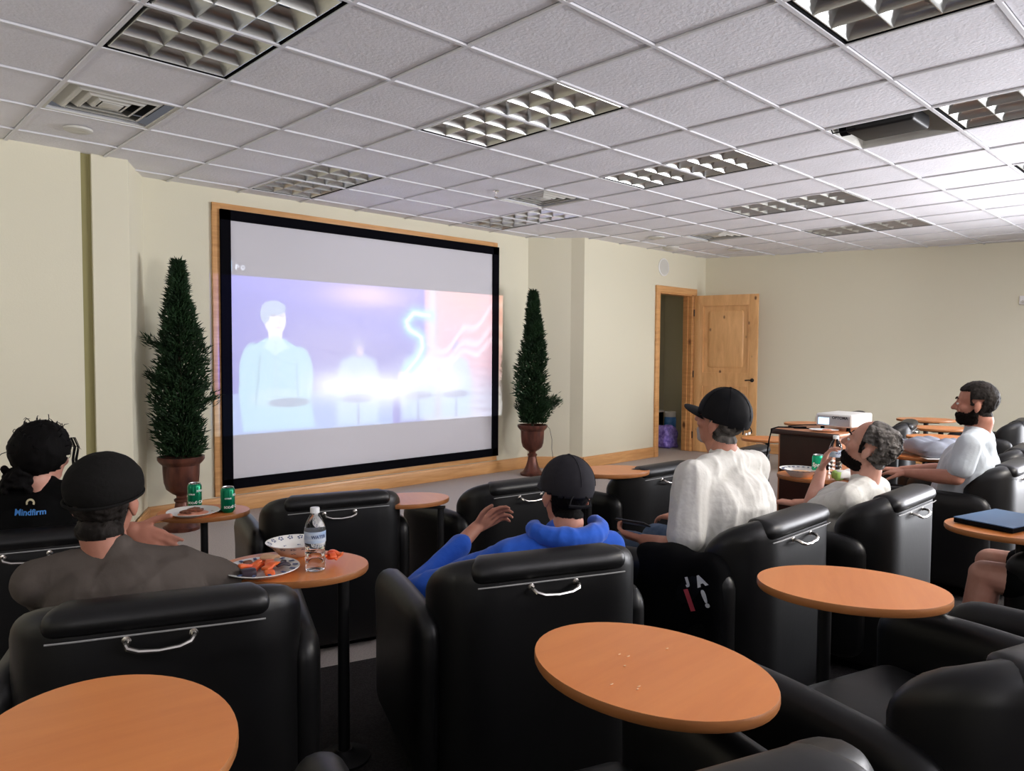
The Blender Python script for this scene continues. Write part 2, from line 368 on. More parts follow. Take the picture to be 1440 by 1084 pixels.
b.build('door_handle', 'blackmetal', lf)
b = B()
for z in (.25, 1.15, 2.05): b.tube([(-.005, -.02, z - .05), (-.005, -.02, z + .05)], .009)
b.build('hinge', 'blackmetal', door)

# ------------------------------------------------------------------ ceiling fittings
def make_fixture(label, x, y):
    t = thing('ceiling_light', label, 'ceiling light', (x, y, H), 0, 'recessed louvred ceiling lights')
    w, l = .61, 1.22
    b = B(); d = .11
    for sx in (-1, 1): b.box((sx * .291, 0, d / 2 - .001), (.006, l - .03, d)); b.box((0, sx * (l / 2 - .014), d / 2 - .001), (w - .03, .006, d))
    b.box((0, 0, d), (w - .03, l - .03, .004)); b.build('housing', 'black', t, False)
    b = B(); # curved reflector pan
    b.rbox((0, 0, d - .012), (w - .07, l - .07, .012), r=(.03, .03, .006), n=2); b.build('reflector_pan', 'pan', t)
    for sx in (-1, 0, 1): B().tube([(sx * .17, -.56, .082), (sx * .17, .56, .082)], .012, 10).build('lamp_tube', 'tube', t)
    b = B(); X0, Y0 = .272, .577
    def blade(P, Q, half=False):   # parabolic blade, thin lower lip, wide top
        P = Vector(P); Q = Vector(Q); dd = (Q - P).normalized(); nn = Vector((-dd.y, dd.x, 0)); pr = [(-.002, 0), (-.008, .014), (-.020, .030), (-.040, .044), (-.066, .054), (.066, .054), (.040, .044), (.020, .030), (.008, .014), (.002, 0)]
        V = [P + nn * a + Vector((0, 0, c)) for a, c in pr] + [Q + nn * a + Vector((0, 0, c)) for a, c in pr]; n = len(pr)
        b.add(V, [(i, (i + 1) % n, n + (i + 1) % n, n + i) for i in range(n)] + [tuple(range(n))[::-1], tuple(range(n, 2 * n))])
    for k in range(4): x_ = -X0 + k * 2 * X0 / 3; blade((x_, -Y0, 0), (x_, Y0, 0))
    for k in range(7): y_ = -Y0 + k * 2 * Y0 / 6; blade((-X0, y_, 0), (X0, y_, 0))
    b.build('louver', 'louver', t)
    return t
fl_labels = {(-2, 0): 'large dark louvred ceiling light nearest the top left of the view', (1, 0): 'louvred ceiling light in mid ceiling, next one right of the big dark one',
 (4, 0): 'louvred ceiling light third along the middle run, right of the middle one', (7, 0): 'narrow looking louvred ceiling light, fourth along the middle run',
 (10, 0): 'farthest louvred ceiling light, close to the right wall', (1, 4): 'louvred ceiling light directly above the left end of the projection screen', (5, 4): 'flat looking ceiling light above the right end of the screen, beside the square vent',
 (1, -4): 'louvred ceiling light cut by the top edge of the view, right of centre', (4, -4): 'louvred ceiling light at the right edge of the view, just past the open ceiling recess',
 (7, -4): 'ceiling light whose corner just shows at the right edge, level with the recess', (10, -4): 'ceiling light beyond the right edge, near the right wall'}
fx0 = None
for i, j in fixtures:
    if (i, j) == (10, -4): continue
    x, y = GX(i) + .305, GY(j) + .61
    if fx0 is None: fx0 = make_fixture(fl_labels[(i, j)], x, y)
    else: dup(fx0, (x, y, H), 0, fl_labels[(i, j)])
b = B(); b.box((GX(10) + .305, GY(-4) + .61, H + .03), (.61, 1.22, .02)); o = b.build('ceiling_patch', 'tile', ceil)
def make_vent(label, x, y):
    t = thing('ceiling_vent', label, 'air vent', (x, y, H), 0, 'square ceiling air vents')
    b = B(); b.box((0, 0, .075), (.58, .58, .01)); b.build('vent_backing', 'vent_dark', t, False)
    b = B()
    for s in (-1, 1): b.box((s * .288, 0, .002), (.024, .60, .008)); b.box((0, s * .288, .002), (.552, .024, .008))
    b.build('vent_frame', 'vent', t, False)
    for k, (a0, a1) in enumerate(((.262, .205), (.190, .140), (.122, .078))):
        b = B(); V = []; 
        for (a, z) in ((a0, .050), (a1, .004), (a1 - .012, .004), (a0 - .012, .052)): V += [(-a, -a, z), (a, -a, z), (a, a, z), (-a, a, z)]
        F = []
        for q in range(4):
            for i in range(4): F.append((q * 4 + i, q * 4 + (i + 1) % 4, ((q + 1) % 4) * 4 + (i + 1) % 4, ((q + 1) % 4) * 4 + i))
        b.add(V, F); b.build('louvre_ring', 'vent', t, False)
    b = B(); b.rbox((0, 0, .006), (.11, .11, .008), r=.003, n=1); b.build('centre_plate', 'vent', t)
    return t
vl = ['square air vent with dark recess beside the big dark ceiling light at left', 'square air vent in the ceiling above the right end of the screen', 'small looking square air vent far back, above the closet wall']
v0 = None
for (i, j), lb in zip(vents, vl):
    if v0 is None: v0 = make_vent(lb, GX(i) + .305, GY(j) + .305)
    else: dup(v0, (GX(i) + .305, GY(j) + .305, H), 0, lb)
def disc(name, label, cat, x, y, z, r, prof=None, group=None, X=None):
    b = B(); b.lathe(prof or [(r, 0), (r * .98, -.012), (r * .8, -.018), (r * .4, -.012), (.002, -.012)], 24, X=X); o = b.build(name, 'vent'); o.location = (x, y, z); return tag(o, label, cat, group)
disc('recessed_speaker', 'round recessed ceiling fitting at far left, below the air vent', 'ceiling speaker', 1.33, 5.41, H, .085)
disc('smoke_detector', 'small round white detector on the ceiling above the closet wall', 'smoke detector', 8.44, 5.70, H, .11, [(.11, 0), (.11, -.02), (.08, -.045), (.002, -.05)])
disc('recessed_speaker', 'flat round white ceiling fitting left of the smoke detector', 'ceiling speaker', 7.61, 5.35, H, .10)
disc('recessed_speaker', 'flat round ceiling fitting near the far right corner, past the last vent', 'ceiling speaker', 9.24, 5.2, H, .10)
t = thing('sprinkler_head', 'small sprinkler head hanging from the ceiling tile above the screen', 'sprinkler', (4.45, 4.83, H))
b = B(); b.lathe([(.028, 0), (.028, -.006), (.01, -.01), (.008, -.03), (.002, -.032)], 14); b.build('sprinkler_body', 'chrome', t)
b = B(); b.tube([(.008, 0, -.025), (.016, 0, -.04), (.0, 0, -.055)], .002); b.tube([(-.008, 0, -.025), (-.016, 0, -.04), (0, 0, -.055)], .002); b.lathe([(.018, -.055), (.018, -.058)], 14); b.build('deflector', 'chrome', t)
t = thing('wall_speaker', 'round white speaker on the wall above the closet door', 'speaker', (8.76, 6.03, 2.66))
Xw = Matrix.Rotation(PI / 2, 4, 'X')
b = B(); b.lathe([(.125, 0), (.125, .008), (.112, .014), (.108, .010)], 32, X=Xw); b.build('speaker_rim', 'white', t)
b = B(); b.lathe([(.108, .010), (.06, .0125), (.002, .013)], 32, X=Xw); b.build('speaker_grille', 'vent', t)
p = rw(3.965, .0, 2.15); t = thing('wall_sensor', 'small white sensor on the right wall at the edge of the view', 'sensor', (p.x, p.y, p.z), ra)
b = B(); b.rbox((0, -.02, 0), (.07, .04, .11), r=.012, n=2); b.build('sensor_body', 'white', t)
b = B(); b.ell((0, -.04, -.02), (.018, .012, .018)); b.build('sensor_lens', 'vent', t)
# open ceiling recess with an old black projector
cx, cy = GX(4) + .305, GY(-2) + .305
b = B()
for s in (-1, 1): b.box((cx + s * .3, cy, H + .11), (.01, .6, .22)); b.box((cx, cy + s * .3, H + .11), (.6, .01, .22))
b.box((cx, cy, H + .22), (.61, .61, .01)); struct('trim_ceiling_recess', b, M['vent'])
t = thing('ceiling_projector', 'black projector hanging inside the open ceiling recess', 'projector', (cx - .04, cy + .04, H + .035), R(0))
b = B(); b.rbox((0, -.02, 0), (.30, .40, .09), r=.02, n=3); b.build('projector_body', 'blackmetal', t)
b = B(); b.lathe([(.045, 0), (.045, .05), (.036, .055), (.034, .04), (.002, .04)], 20, X=Matrix.Translation((-.08, .18, 0)) @ Matrix.Rotation(-PI / 2, 4, 'X')); b.build('lens_barrel', 'black', t)
b = B(); b.tube([(0, 0, .04), (0, 0, .15)], .02); b.build('mounting_pole', 'blackmetal', t)
b = B(); b.tube([(-.12, .1, -.02), (-.2, .16, -.05), (-.24, .22, -.06), (-.25, .24, .0), (-.25, .25, .14)], .005); b.build('power_cable', 'black', t)

# ------------------------------------------------------------------ projection screen
t = thing('projection_screen', 'large wall-mounted projection screen with black border and pine frame', 'projection screen', (4.35, 6.54, 0))
b = B(); x0, x1, z0, z1 = -1.72, 1.69, .155, 2.76; w = .075
for zz in (z1 - w / 2, z0 + w / 2): B().rbox(((x0 + x1) / 2, -.012, zz), (x1 - x0, .024, w), r=.005, n=1).build('frame_rail', 'pine_h', t)
for k, xx in enumerate((x0 + w / 2, x1 - w / 2)): B().rbox((xx, -.013, (z0 + z1) / 2), (w, .024, z1 - z0 - .01), r=.005, n=1).build('frame_stile', 'pine', t)
b = B(); a0, a1, c0, c1 = -1.655, 1.69, .212, 2.705; i0, i1, k0, k1 = -1.565, 1.60, .302, 2.615
b.box(((a0 + a1) / 2, -.03, (k1 + c1) / 2), (a1 - a0, .04, c1 - k1)); b.box(((a0 + a1) / 2, -.03, (k0 + c0) / 2), (a1 - a0, .04, k0 - c0))
b.box(((a0 + i0) / 2, -.03, (c0 + c1) / 2), (i0 - a0, .04, c1 - c0)); b.box(((a1 + i1) / 2, -.03, (c0 + c1) / 2), (a1 - i1, .04, c1 - c0)); b.build('black_border', 'velvet', t, False)
b = B(); b.box(((i0 + i1) / 2, -.022, (k0 + k1) / 2), (i1 - i0 + .02, .01, k1 - k0 + .02)); b.build('screen_fabric', 'screen', t, False)

# ------------------------------------------------------------------ potted trees
def make_tree(label, x, y, prof, side, rz, seed, mtl='leaf'):
    rg = np.random.default_rng(seed)
    t = thing('potted_tree', label, 'potted tree', (x, y, 0), rz, 'slim potted trees beside the screen')
    b = B(); P = [(.14, 0), (.145, .025), (.115, .04), (.10, .06), (.075, .11), (.058, .17), (.048, .225), (.058, .235), (.058, .25), (.04, .262), (.042, .28), (.075, .30), (.115, .335), (.132, .39), (.138, .46), (.140, .53), (.165, .555), (.178, .575), (.178, .60), (.165, .60), (.15, .57), (.13, .565), (.002, .565)]
    b.lathe(P, 40, flute=.012, fn=16); b.build('urn', 'urn', t)
    B().lathe([(.135, .562), (.1, .575), (.002, .58)], 20).build('soil', 'soil', t)
    b = B(); b.tube([(0, 0, .55), (.005, 0, 1.0), (0, .005, 1.6), (0, 0, 2.08)], [.018, .015, .010, .004], 7); b.build('trunk', 'bark', t)
    b = B()
    def tuft(c, d, L, w):
        d = Vector(d).normalized(); u = d.orthogonal().normalized(); v = d.cross(u); c = Vector(c)
        q = [c, c + d * L * .45 + u * w, c + d * L * .45 + v * w, c + d * L * .45 - u * w, c + d * L * .45 - v * w, c + d * L]
        b.add(q, [(0, 1, 2), (0, 2, 3), (0, 3, 4), (0, 4, 1), (5, 2, 1), (5, 3, 2), (5, 4, 3), (5, 1, 4)])
    zs = [p[0] for p in prof]; rs = [p[1] for p in prof]
    n = 11000
    for k in range(n):
        z = zs[0] + (zs[-1] - zs[0]) * (rg.random() ** 1.15); r = np.interp(z, zs, rs); a = rg.random() * 2 * PI
        lump = 1 + .30 * math.sin(a * 3 + z * 17 + seed) * math.sin(z * 23 + a * 2)
        rr = r * lump * (rg.random() ** .6); c = (rr * math.cos(a), rr * math.sin(a), z)
        d = (math.cos(a) + rg.normal() * .35, math.sin(a) + rg.normal() * .35, .75 + rg.normal() * .45)
        tuft(c, d, .035 + .045 * rg.random(), .0045 + .004 * rg.random())
    for (bz, ba, bl) in side:
        for k in range(260):
            q = rg.random(); base = Vector((math.cos(ba), math.sin(ba), .35 + .3 * q)) * (bl * q)
            tuft((base.x + rg.normal() * .02, base.y + rg.normal() * .02, bz + base.z * .8 + rg.normal() * .02), (math.cos(ba) + rg.normal() * .6, math.sin(ba) + rg.normal() * .6, .8 + rg.normal() * .4), .06, .004)
    f = b.build('foliage', mtl, t, False); return t
make_tree('slim dark potted cypress in an urn left of the screen', 2.215, 6.17, [(.60, .13), (.72, .17), (.95, .165), (1.25, .185), (1.45, .165), (1.62, .125), (1.80, .085), (1.98, .045), (2.16, .012)], [(.95, -.4, .25), (1.15, 2.6, .22), (1.42, 2.7, .24), (1.05, 0.2, .24)], 0, 3)
make_tree('slim green potted cypress in a bronze urn right of the screen', 6.25, 6.12, [(.62, .13), (.80, .19), (1.0, .18), (1.3, .155), (1.5, .12), (1.7, .09), (1.9, .055), (2.16, .014)], [(.70, -.75, .34), (.76, -.6, .30), (.72, -.9, .30)], R(20), 5)
b = B(); b.tube([(6.37, 6.05, .62), (6.42, 6.0, .55), (6.44, 5.98, .42), (6.46, 6.0, .3), (6.52, 6.02, .12), (6.56, 6.05, .012)], .003, 6); tag(b.build('thin_wire', 'soil'), 'thin wire trailing from the right hand urn down to the floor', 'wire')

# ------------------------------------------------------------------ lounge chairs
def make_chair(label, x, y, rz, z):
    t = thing('lounge_chair', label, 'chair', (x, y, z), rz, 'black leather lounge chairs with chrome back handles')
    FL, RO, S0 = .195, .095, .435
    def bend(px, py, pz):
        s = abs(px) - FL; sg = 1 if px > 0 else -1
        if s <= 0: return (px, -.305 + py, pz)
        th = min(s / RO, 1.35); rest = max(0, s - RO * 1.35)
        X = FL + RO * math.sin(th) + rest * math.cos(th); Y = -.305 + RO * (1 - math.cos(th)) + rest * math.sin(th)
        X -= math.sin(th) * py; Y += math.cos(th) * py
        k = max(0, min(1, s / .27)); zz = pz - .12 * k * k * max(0, (pz + .37) / .74)
        return (sg * X, Y, zz)
    b = B(); b.rbox((0, 0, .40), (2 * S0, .11, .74), r=(.09, .05, .06), n=4, fn=bend, div=(26, 1, 6)); b.build('backrest', 'leather', t)
    b = B()
    def hb(px, py, pz): return bend(px, py, pz)
    b.rbox((0, 0, .735), (.49, .134, .078), r=(.03, .055, .034), n=4, fn=hb, div=(12, 1, 1)); hr = b.build('headrest', 'leather', t)
    B().tube([bend(xx, -.067, .701) for xx in np.linspace(-.225, .225, 15)], .0025, 6).build('headrest_piping', 'orange_band', hr)
    b = B(); pts = [(-.075, -.352, .684), (-.075, -.382, .682), (-.069, -.392, .675), (-.045, -.396, .667), (0, -.398, .664), (.045, -.396, .667), (.069, -.392, .675), (.075, -.382, .682), (.075, -.352, .684)]
    b.tube(pts, [.006, .006, .0065, .006, .0055, .006, .0065, .006, .006], 8)
    for sx in (-1, 1): b.lathe([(.013, 0), (.011, .008), (.004, .010)], 12, X=Matrix.Translation((sx * .075, -.352, .684)) @ Matrix.Rotation(PI / 2, 4, 'X'))
    b.build('back_handle', 'chrome', t)
    for sx in (-1, 1):
        def af(px, py, pz, sx=sx):
            q = max(0, (py + .05) / .4); return (px * (1 + .22 * max(0, q) ** 2 * (1 if pz > .1 else .3)), py, pz - .03 * q * q * (1 if pz > 0 else 0))
        b = B(); b.rbox((sx * .355, .055, .335), (.10, .66, .54), r=(.046, .10, .075), n=4, fn=af, div=(1, 8, 4)); b.build('armrest', 'leather', t)
    b = B(); b.rbox((0, .03, .37), (.60, .60, .15), r=(.05, .06, .055), n=4, div=(2, 2, 1)); b.build('seat_cushion', 'leather', t)
    b = B(); b.rbox((0, .02, .185), (.61, .60, .25), r=.02, n=2); b.build('seat_base', 'leather_side', t)
    b = B(); b.rbox((0, 0, .035), (.60, .58, .07), r=.01, n=1); b.build('plinth', 'black', t)
    return t
Z1, Z2, Z3 = 0.0, .08, .16
ch = []
def chair(x, y, deg, z, label):   # x, y = middle of the rear face of the backrest
    a = R(deg); cx, cy = x - math.sin(a) * .36, y + math.cos(a) * .36
    if not ch: ch.append(make_chair(label, cx, cy, a, z)); return ch[0]
    o = dup(ch[0], (cx, cy, z), a, label); ch.append(o); return o
chair(.62, 1.88, -22, Z2, 'lounge chair under the man in the dark knit hat, at lower left')
chair(1.63, 1.50, -22, Z2, 'lounge chair of the man in the blue hoodie, in the centre of the view')
chair(2.77, 1.25, 0, Z2, 'lounge chair behind the man in the black cap and white shirt')
chair(3.60, 1.10, 0, Z2, 'lounge chair of the balding bearded man, grey light on its back')
chair(5.06, .98, 0, Z2, 'lounge chair at the right edge holding the man in the pale grey shirt')
chair(.60, 3.27, -17, Z1, 'front row lounge chair at far left, holding the person with black hair')
chair(1.86, 3.12, -17, Z1, 'empty front row lounge chair right behind the tall water bottle')
chair(2.84, 2.79, -8, Z1, 'empty front row lounge chair in front of the blue hoodie, near the right urn')
chair(3.88, 2.60, -3, Z1, 'empty front row lounge chair left of the black-capped man')
chair(5.06, 2.64, 4, Z1, 'front row lounge chair next to the dark lectern, with a cable hanging past it')
chair(9.1, 3.45, 4, Z1, 'distant lounge chair whose rounded top shows just behind the white projector')
chair(7.38, 2.30, 12, Z2, 'dark lounge chair in the far group under the highest of the bare tables')
chair(5.98, 1.12, 4, Z2, 'grey looking lounge chair just behind the right hand man, at the right edge')
chair(8.40, 1.62, 6, Z2, 'dark rounded lounge chair top beyond the right hand man, by the right wall')
chair(.76, .42, -20, Z3, 'rear lounge chair whose rounded back rises at the bottom edge of the view')
chair(1.73, .18, -17, Z3, 'rear lounge chair in the lower right corner of the view')
chair(2.62, -.15, -16, Z3, 'rear lounge chair beyond the right edge, only its armrest showing')
chair(3.52, -.10, -8, Z3, 'rear lounge chair beyond the right edge, under the person with bare knee')

# ------------------------------------------------------------------ side tables
def make_table(label, x, y, rz, z, post=(-.06, -.04)):
    t = thing('side_table', label, 'side table', (x, y, z), rz, 'oval wooden side tables between the lounge chairs')
    b = B(); a, c = .185, .245; P = [(.92, .665), (.985, .668), (1.0, .674), (1.0, .686), (.993, .690)]
    n = 56; V = []; F = []
    for (r, zz) in P: V += [(a * r * math.cos(2 * PI * i / n), c * r * math.sin(2 * PI * i / n), zz) for i in range(n)]
    for j in range(len(P) - 1): F += [(j * n + i, j * n + (i + 1) % n, (j + 1) * n + (i + 1) % n, (j + 1) * n + i) for i in range(n)]
    b.add(V, F, 1); b.add(V[:n], [tuple(reversed(range(n)))], 1); b.add(V[-n:], [tuple(range(n))], 0); b.build('tabletop', ['table', 'table_edge'], t)
    b = B(); b.tube([(post[0], post[1], .01), (post[0], post[1], .655)], .020, 14); b.build('post', 'blackmetal', t)
    b = B(); b.rbox((0, 0, .657), (.16, .16, .014), r=.004, n=1); L_ = math.hypot(*post); b.rbox((post[0] / 2, post[1] / 2, .650), (L_ + .05, .04, .014), r=.004, n=1, fn=None, X=Matrix.Translation((post[0] / 2, post[1] / 2, 0)) @ Matrix.Rotation(math.atan2(post[1], post[0]), 4, 'Z') @ Matrix.Translation((-post[0] / 2, -post[1] / 2, 0))); b.build('mounting_plate', 'blackmetal', t)
    b = B(); b.lathe([(.09, 0), (.09, .008), (.04, .022), (.028, .035)], 28, X=Matrix.Translation((post[0], post[1], 0))); b.build('foot', 'blackmetal', t)
    return t
TB = [(1.20, .845, 0, Z3, 'orange toned side table with crumbs, nearest at bottom centre', 1.05), (2.01, .77, 28, Z3, 'orange toned side table at lower right, between two rear chairs', .98),
 (.33, 1.27, -8, Z3, 'dark reddish side table cut by the bottom left corner of the view', 1.06), (1.14, 2.20, 50, Z2, 'side table carrying the water bottle and red snack plate', .98),
 (1.385, 3.57, 60, Z1, 'front row side table with two green cans and a plate', .86), (2.30, 3.16, 70, Z1, 'front row side table shining pale blue from the screen light', .88),
 (3.52, 2.76, 70, Z1, 'bare front row side table below the right hand corner of the room', .95), (6.37, 3.22, 60, Z1, 'small looking side table just right of the open wooden door, by the wall', 1.0),
 (8.1, 3.65, 60, Z1, 'far side table seen just over the lectern, left of the projector', 1.0), (4.22, 1.80, 40, Z2, 'side table with the light green can, bowl and water bottle', 1.0),
 (5.62, 1.66, 40, Z2, 'far side table with the folded grey garment on it', 1.08), (6.95, 1.98, 40, Z2, 'far bare side table just above the one with the garment', 1.02),
 (7.80, 2.22, 40, Z2, 'far bare side table second from the top of the far group', 1.12), (8.70, 2.60, 40, Z2, 'highest and farthest of the bare tables in the far group', 1.20),
 (3.24, .64, 25, Z3, 'side table at the right edge with a blue folder on it', 1.0)]
OFF = [(.16, -.045), (.17, .14), (0, 0), (.16, -.04), (0, 0), (.10, -.14), (-.12, .09), (0, 0), (0, 0), (0, 0), (-.12, -.06), (-.05, 0), (.07, 0), (0, 0), (.14, .02)]
for (x, y, deg, z, lb, s), (dx, dy) in zip(TB, OFF):      # the post stands in the gap between two chairs
    a = R(deg); sz = 1.10 if (x, y) == (3.52, 2.76) else .965 if (x, y) == (3.24, .64) else 1
    p = ((dx * math.cos(a) + dy * math.sin(a)) / s, (-dx * math.sin(a) + dy * math.cos(a)) / s)
    o = make_table(lb, x, y, a, z, p); o.scale = (s, s, sz)
b = B()
for k in range(7): a = rng.random() * 6; r = rng.random() * .12; b.ell((r * math.cos(a), r * math.sin(a), .0015), (.003 + .003 * rng.random(), .002, .0015), 6, 4)
o = tag(b.build('crumb', 'tan_food', loc=(1.19, .86, Z3 + .690)), 'few pale crumbs scattered on the orange bottom centre table', 'crumbs', kind='stuff')

# ------------------------------------------------------------------ lectern with projector
t = thing('lectern', 'dark mahogany lectern with orange-brown end panel carrying the white projector', 'lectern', (5.26, 2.20, 0), R(-4))
b = B(); b.box((0, 0, .455), (.56, .38, .91)); b.build('cabinet_body', 'cabinet', t, False)
b = B(); b.box((-.291, 0, .455), (.022, .40, .91)); b.build('front_panel', 'cabinet', t, False)
b = B(); b.box((.0, -.201, .455), (.60, .022, .91)); b.box((0, .201, .455), (.60, .022, .91)); b.build('end_panel', 'cabinet_side', t, False)
b = B(); b.rbox((.0, 0, .926), (.70, .50, .026), r=.006, n=2); b.build('top_board', 'cabinet_side', t)
b = B(); b.rbox((-.349, 0, .920), (.016, .49, .036), r=.004, n=1); b.build('front_lip', 'cabinet', t)
pj = thing('projector', 'white projector with glowing side vent standing on the lectern', 'projector', (5.25, 2.09, .955), R(-3))
b = B(); b.rbox((0, 0, .055), (.32, .25, .09), r=.012, n=3); b.build('case', 'white', pj)
b = B(); b.box((-.1605, 0, .052), (.003, .225, .066)); sg = b.build('side_grille', 'proj_face', pj, False)
b = B()
for k in range(7): b.box((-.163, .035 + k * .011, .048), (.003, .007, .045))
b.build('glowing_vent', 'lens', sg, False)
lettering('brand_lettering', 'OPTOMA', .026, 'ink_dark', sg, Matrix.Translation((-.1625, -.045, .074)) @ Matrix.Rotation(-PI / 2, 4, 'Z') @ Matrix.Rotation(PI / 2, 4, 'X'), bold=.0008)
b = B(); b.box((.05, -.1255, .055), (.10, .003, .05)); b.build('rear_vent', 'vent', pj, False)
b = B(); b.lathe([(.034, 0), (.034, .02), (.028, .024), (.026, .012), (.002, .010)], 24, X=Matrix.Translation((-.085, .128, .055)) @ Matrix.Rotation(-PI / 2, 4, 'X')); ln = b.build('lens_ring', 'white', pj)
b = B(); b.lathe([(.024, .013), (.016, .019), (.002, .021)], 20, X=Matrix.Translation((-.085, .128, .055)) @ Matrix.Rotation(-PI / 2, 4, 'X')); b.build('lens', 'lens', ln)
for sx in (-1, 1):
    for sy in (-1, 1): B().lathe([(.014, -.016), (.012, .012)], 12, X=Matrix.Translation((sx * .13, sy * .09, 0))).build('foot', 'black', pj)
b = B(); b.tube([(5.12, 2.30, .946), (5.02, 2.38, .946), (4.94, 2.42, .95), (4.885, 2.44, .94), (4.868, 2.45, .86), (4.87, 2.47, .72), (4.90, 2.50, .5), (4.92, 2.53, .2), (4.95, 2.56, .005)], .005, 8); tag(b.build('power_cable', 'black'), 'black cable drooping over the left edge of the lectern', 'cable')
b = B(); b.tube([(5.10, 2.22, .943), (5.02, 2.34, .944), (5.12, 2.43, .944), (5.3, 2.40, .944), (5.42, 2.3, .944)], .004, 8); tag(b.build('video_cable', 'black'), 'black cable lying curled on the lectern top left of the projector', 'cable')
t = thing('paper_tray', 'small white paper tray with a red scrap at the lectern edge beside the projector', 'paper tray', (4.99, 2.12, .941), R(20))
b = B(); b.lathe([(.04, 0), (.065, .010), (.068, .013), (.06, .010), (.002, .003)], 24, sx=1, sy=1.4); b.build('tray', 'paper', t)
b = B(); b.ell((-.02, -.02, .012), (.02, .03, .008)); b.build('red_scrap', 'pink_sauce', t)

# ------------------------------------------------------------------ things on tables
def make_can(name, label, x, y, z, rz, m, word=None, group=None):
    t = thing(name, label, 'soda can', (x, y, z), rz, group)
    b = B(); b.lathe([(.024, 0), (.026, .004), (.0325, .012), (.033, .016), (.033, .105), (.031, .112), (.027, .119)], 32); b.build('can_body', m, t)
    b = B(); b.lathe([(.027, .119), (.0275, .122), (.026, .122), (.0245, .117), (.002, .117)], 28); b.rbox((0, -.006, .1185), (.014, .022, .0015), r=.0007, n=1); b.build('can_lid', 'alu', t)
    if word:
        lettering('can_lettering', word, .030, 'ink_white', t, Matrix.Translation((0, 0, .066)), bend=.0332, bold=.0012, shear=.15)
        lettering('small_print', '12 FL OZ', .009, 'ink_white', t, Matrix.Translation((0, 0, .022)), bend=.0332, bold=.0002)
    else:
        for a, zz, s_ in ((-.5, .028, .013), (.75, .030, .017), (.7, .085, .012), (-.55, .07, .008)):
            lettering('small_print', 'CITRUS' if zz == .07 else '0 CAL' if s_ == .017 else 'SODA', s_ * 1.15, 'ink_white', t, Matrix.Rotation(a, 4, 'Z') @ Matrix.Translation((0, 0, zz)), bend=.0332, bold=.0004)
    return t
make_can('soda_can', 'dark green soda can behind the plate, left of two on the front table', 1.385, 3.685, .690, R(-15), 'green_can', group='green soda cans')
make_can('soda_can', 'dark green soda can standing alone near the front table edge, right of two', 1.462, 3.475, .690, R(10), 'green_can', group='green soda cans')
make_can('soda_can', 'bright green soda can with white lettering, beside the far water bottle', 4.17, 1.80, .770, R(-62), 'green_light', word='Sprite')
def make_bottle(label, x, y, z, rz, s=1.0):
    t = thing('water_bottle', label, 'water bottle', (x, y, z), rz, 'clear plastic water bottles', s)
    P = [(.022, .0), (.029, .003), (.0315, .010), (.0315, .022), (.0285, .027), (.0315, .032), (.0315, .042), (.0285, .047), (.0315, .052), (.0315, .062), (.029, .067), (.0315, .073), (.0325, .082), (.033, .09), (.033, .128), (.0325, .136), (.029, .150), (.022, .166), (.0145, .178), (.0125, .184), (.0125, .190)]
    b = B(); b.lathe([(.002, .006)] + P, 32, flute=0); b.build('bottle_body', 'bottle', t)
    b = B(); b.lathe([(.0335, .092), (.0337, .093), (.0337, .127), (.0335, .128)], 32); b.build('bottle_label', 'label', t)
    lettering('label_lettering', 'WATER', .014, 'navy', t, Matrix.Rotation(.55, 4, 'Z') @ Matrix.Translation((0, 0, .112)), bend=.0338, bold=.0003)
    b = B(); b.lathe([(.0145, .184), (.0145, .199), (.0135, .201), (.002, .201)], 24, flute=.03, fn=12); b.build('bottle_cap', 'cap', t); return t
make_bottle('clear water bottle with white cap on the table behind the snack plate', 1.165, 2.105, .770, R(-40))
make_bottle('clear water bottle in front of the lectern, beside the bright green can', 4.30, 1.755, .770, R(-60), 1.12)
def plate_prof(r): return [(r * .62, 0), (r * .68, .002), (r * .80, .012), (r * .97, .018), (r, .019), (r * .99, .021), (r * .80, .015), (r * .66, .006), (.002, .005)]
t = thing('snack_plate', 'paper plate heaped with orange-red wrappers and snacks, beside the water bottle', 'plate', (1.025, 2.185, .771), R(20))
b = B(); b.lathe(plate_prof(.115), 40); pl = b.build('plate', 'plate', t)
b = B()
for k in range(14): a = k * 2 * PI / 14 + .1; b.box((.100 * math.cos(a), .100 * math.sin(a), .0205), (.016, .009, .0015), rz=a)
b.build('rim_pattern', 'navy', pl, False)
for k, (px, py, an, m_, sz) in enumerate([(.01, .02, .3, 'red_food', (.09, .022, .016)), (.02, -.01, .7, 'red_food', (.10, .026, .018)), (-.02, .03, -.2, 'red_food', (.08, .02, .014)), (.0, -.04, .1, 'red_food', (.07, .03, .012)), (-.06, .0, 1.0, 'dark_food', (.06, .045, .022)), (.05, -.03, .4, 'dark_food', (.06, .02, .012)), (.03, -.06, -.5, 'dark_food', (.045, .018, .01)), (.065, .03, .2, 'tan_food', (.05, .05, .012)), (-.03, -.06, .9, 'red_food', (.05, .03, .01)), (.0, .05, 1.2, 'brown_food', (.05, .03, .014))]):
    b = B(); b.rbox((px, py, .018 + .004 * (k % 4)), sz, r=.006, n=2, X=None, fn=lambda x, y, z, an=an: (x * math.cos(an) - y * math.sin(an), x * math.sin(an) + y * math.cos(an), z + .004 * math.sin(x * 90 + an * 9)), div=(8, 3, 1)); b.build('snack_piece', m_, t)
t = thing('paper_bowl', 'white paper bowl with dark floral print behind the snack plate', 'bowl', (1.20, 2.31, .771), R(0))
b = B(); b.lathe([(.045, 0), (.05, .002), (.075, .032), (.092, .045), (.095, .047), (.090, .046), (.072, .034), (.046, .005), (.002, .004)], 40); pb = b.build('bowl', 'plate', t)
b = B()
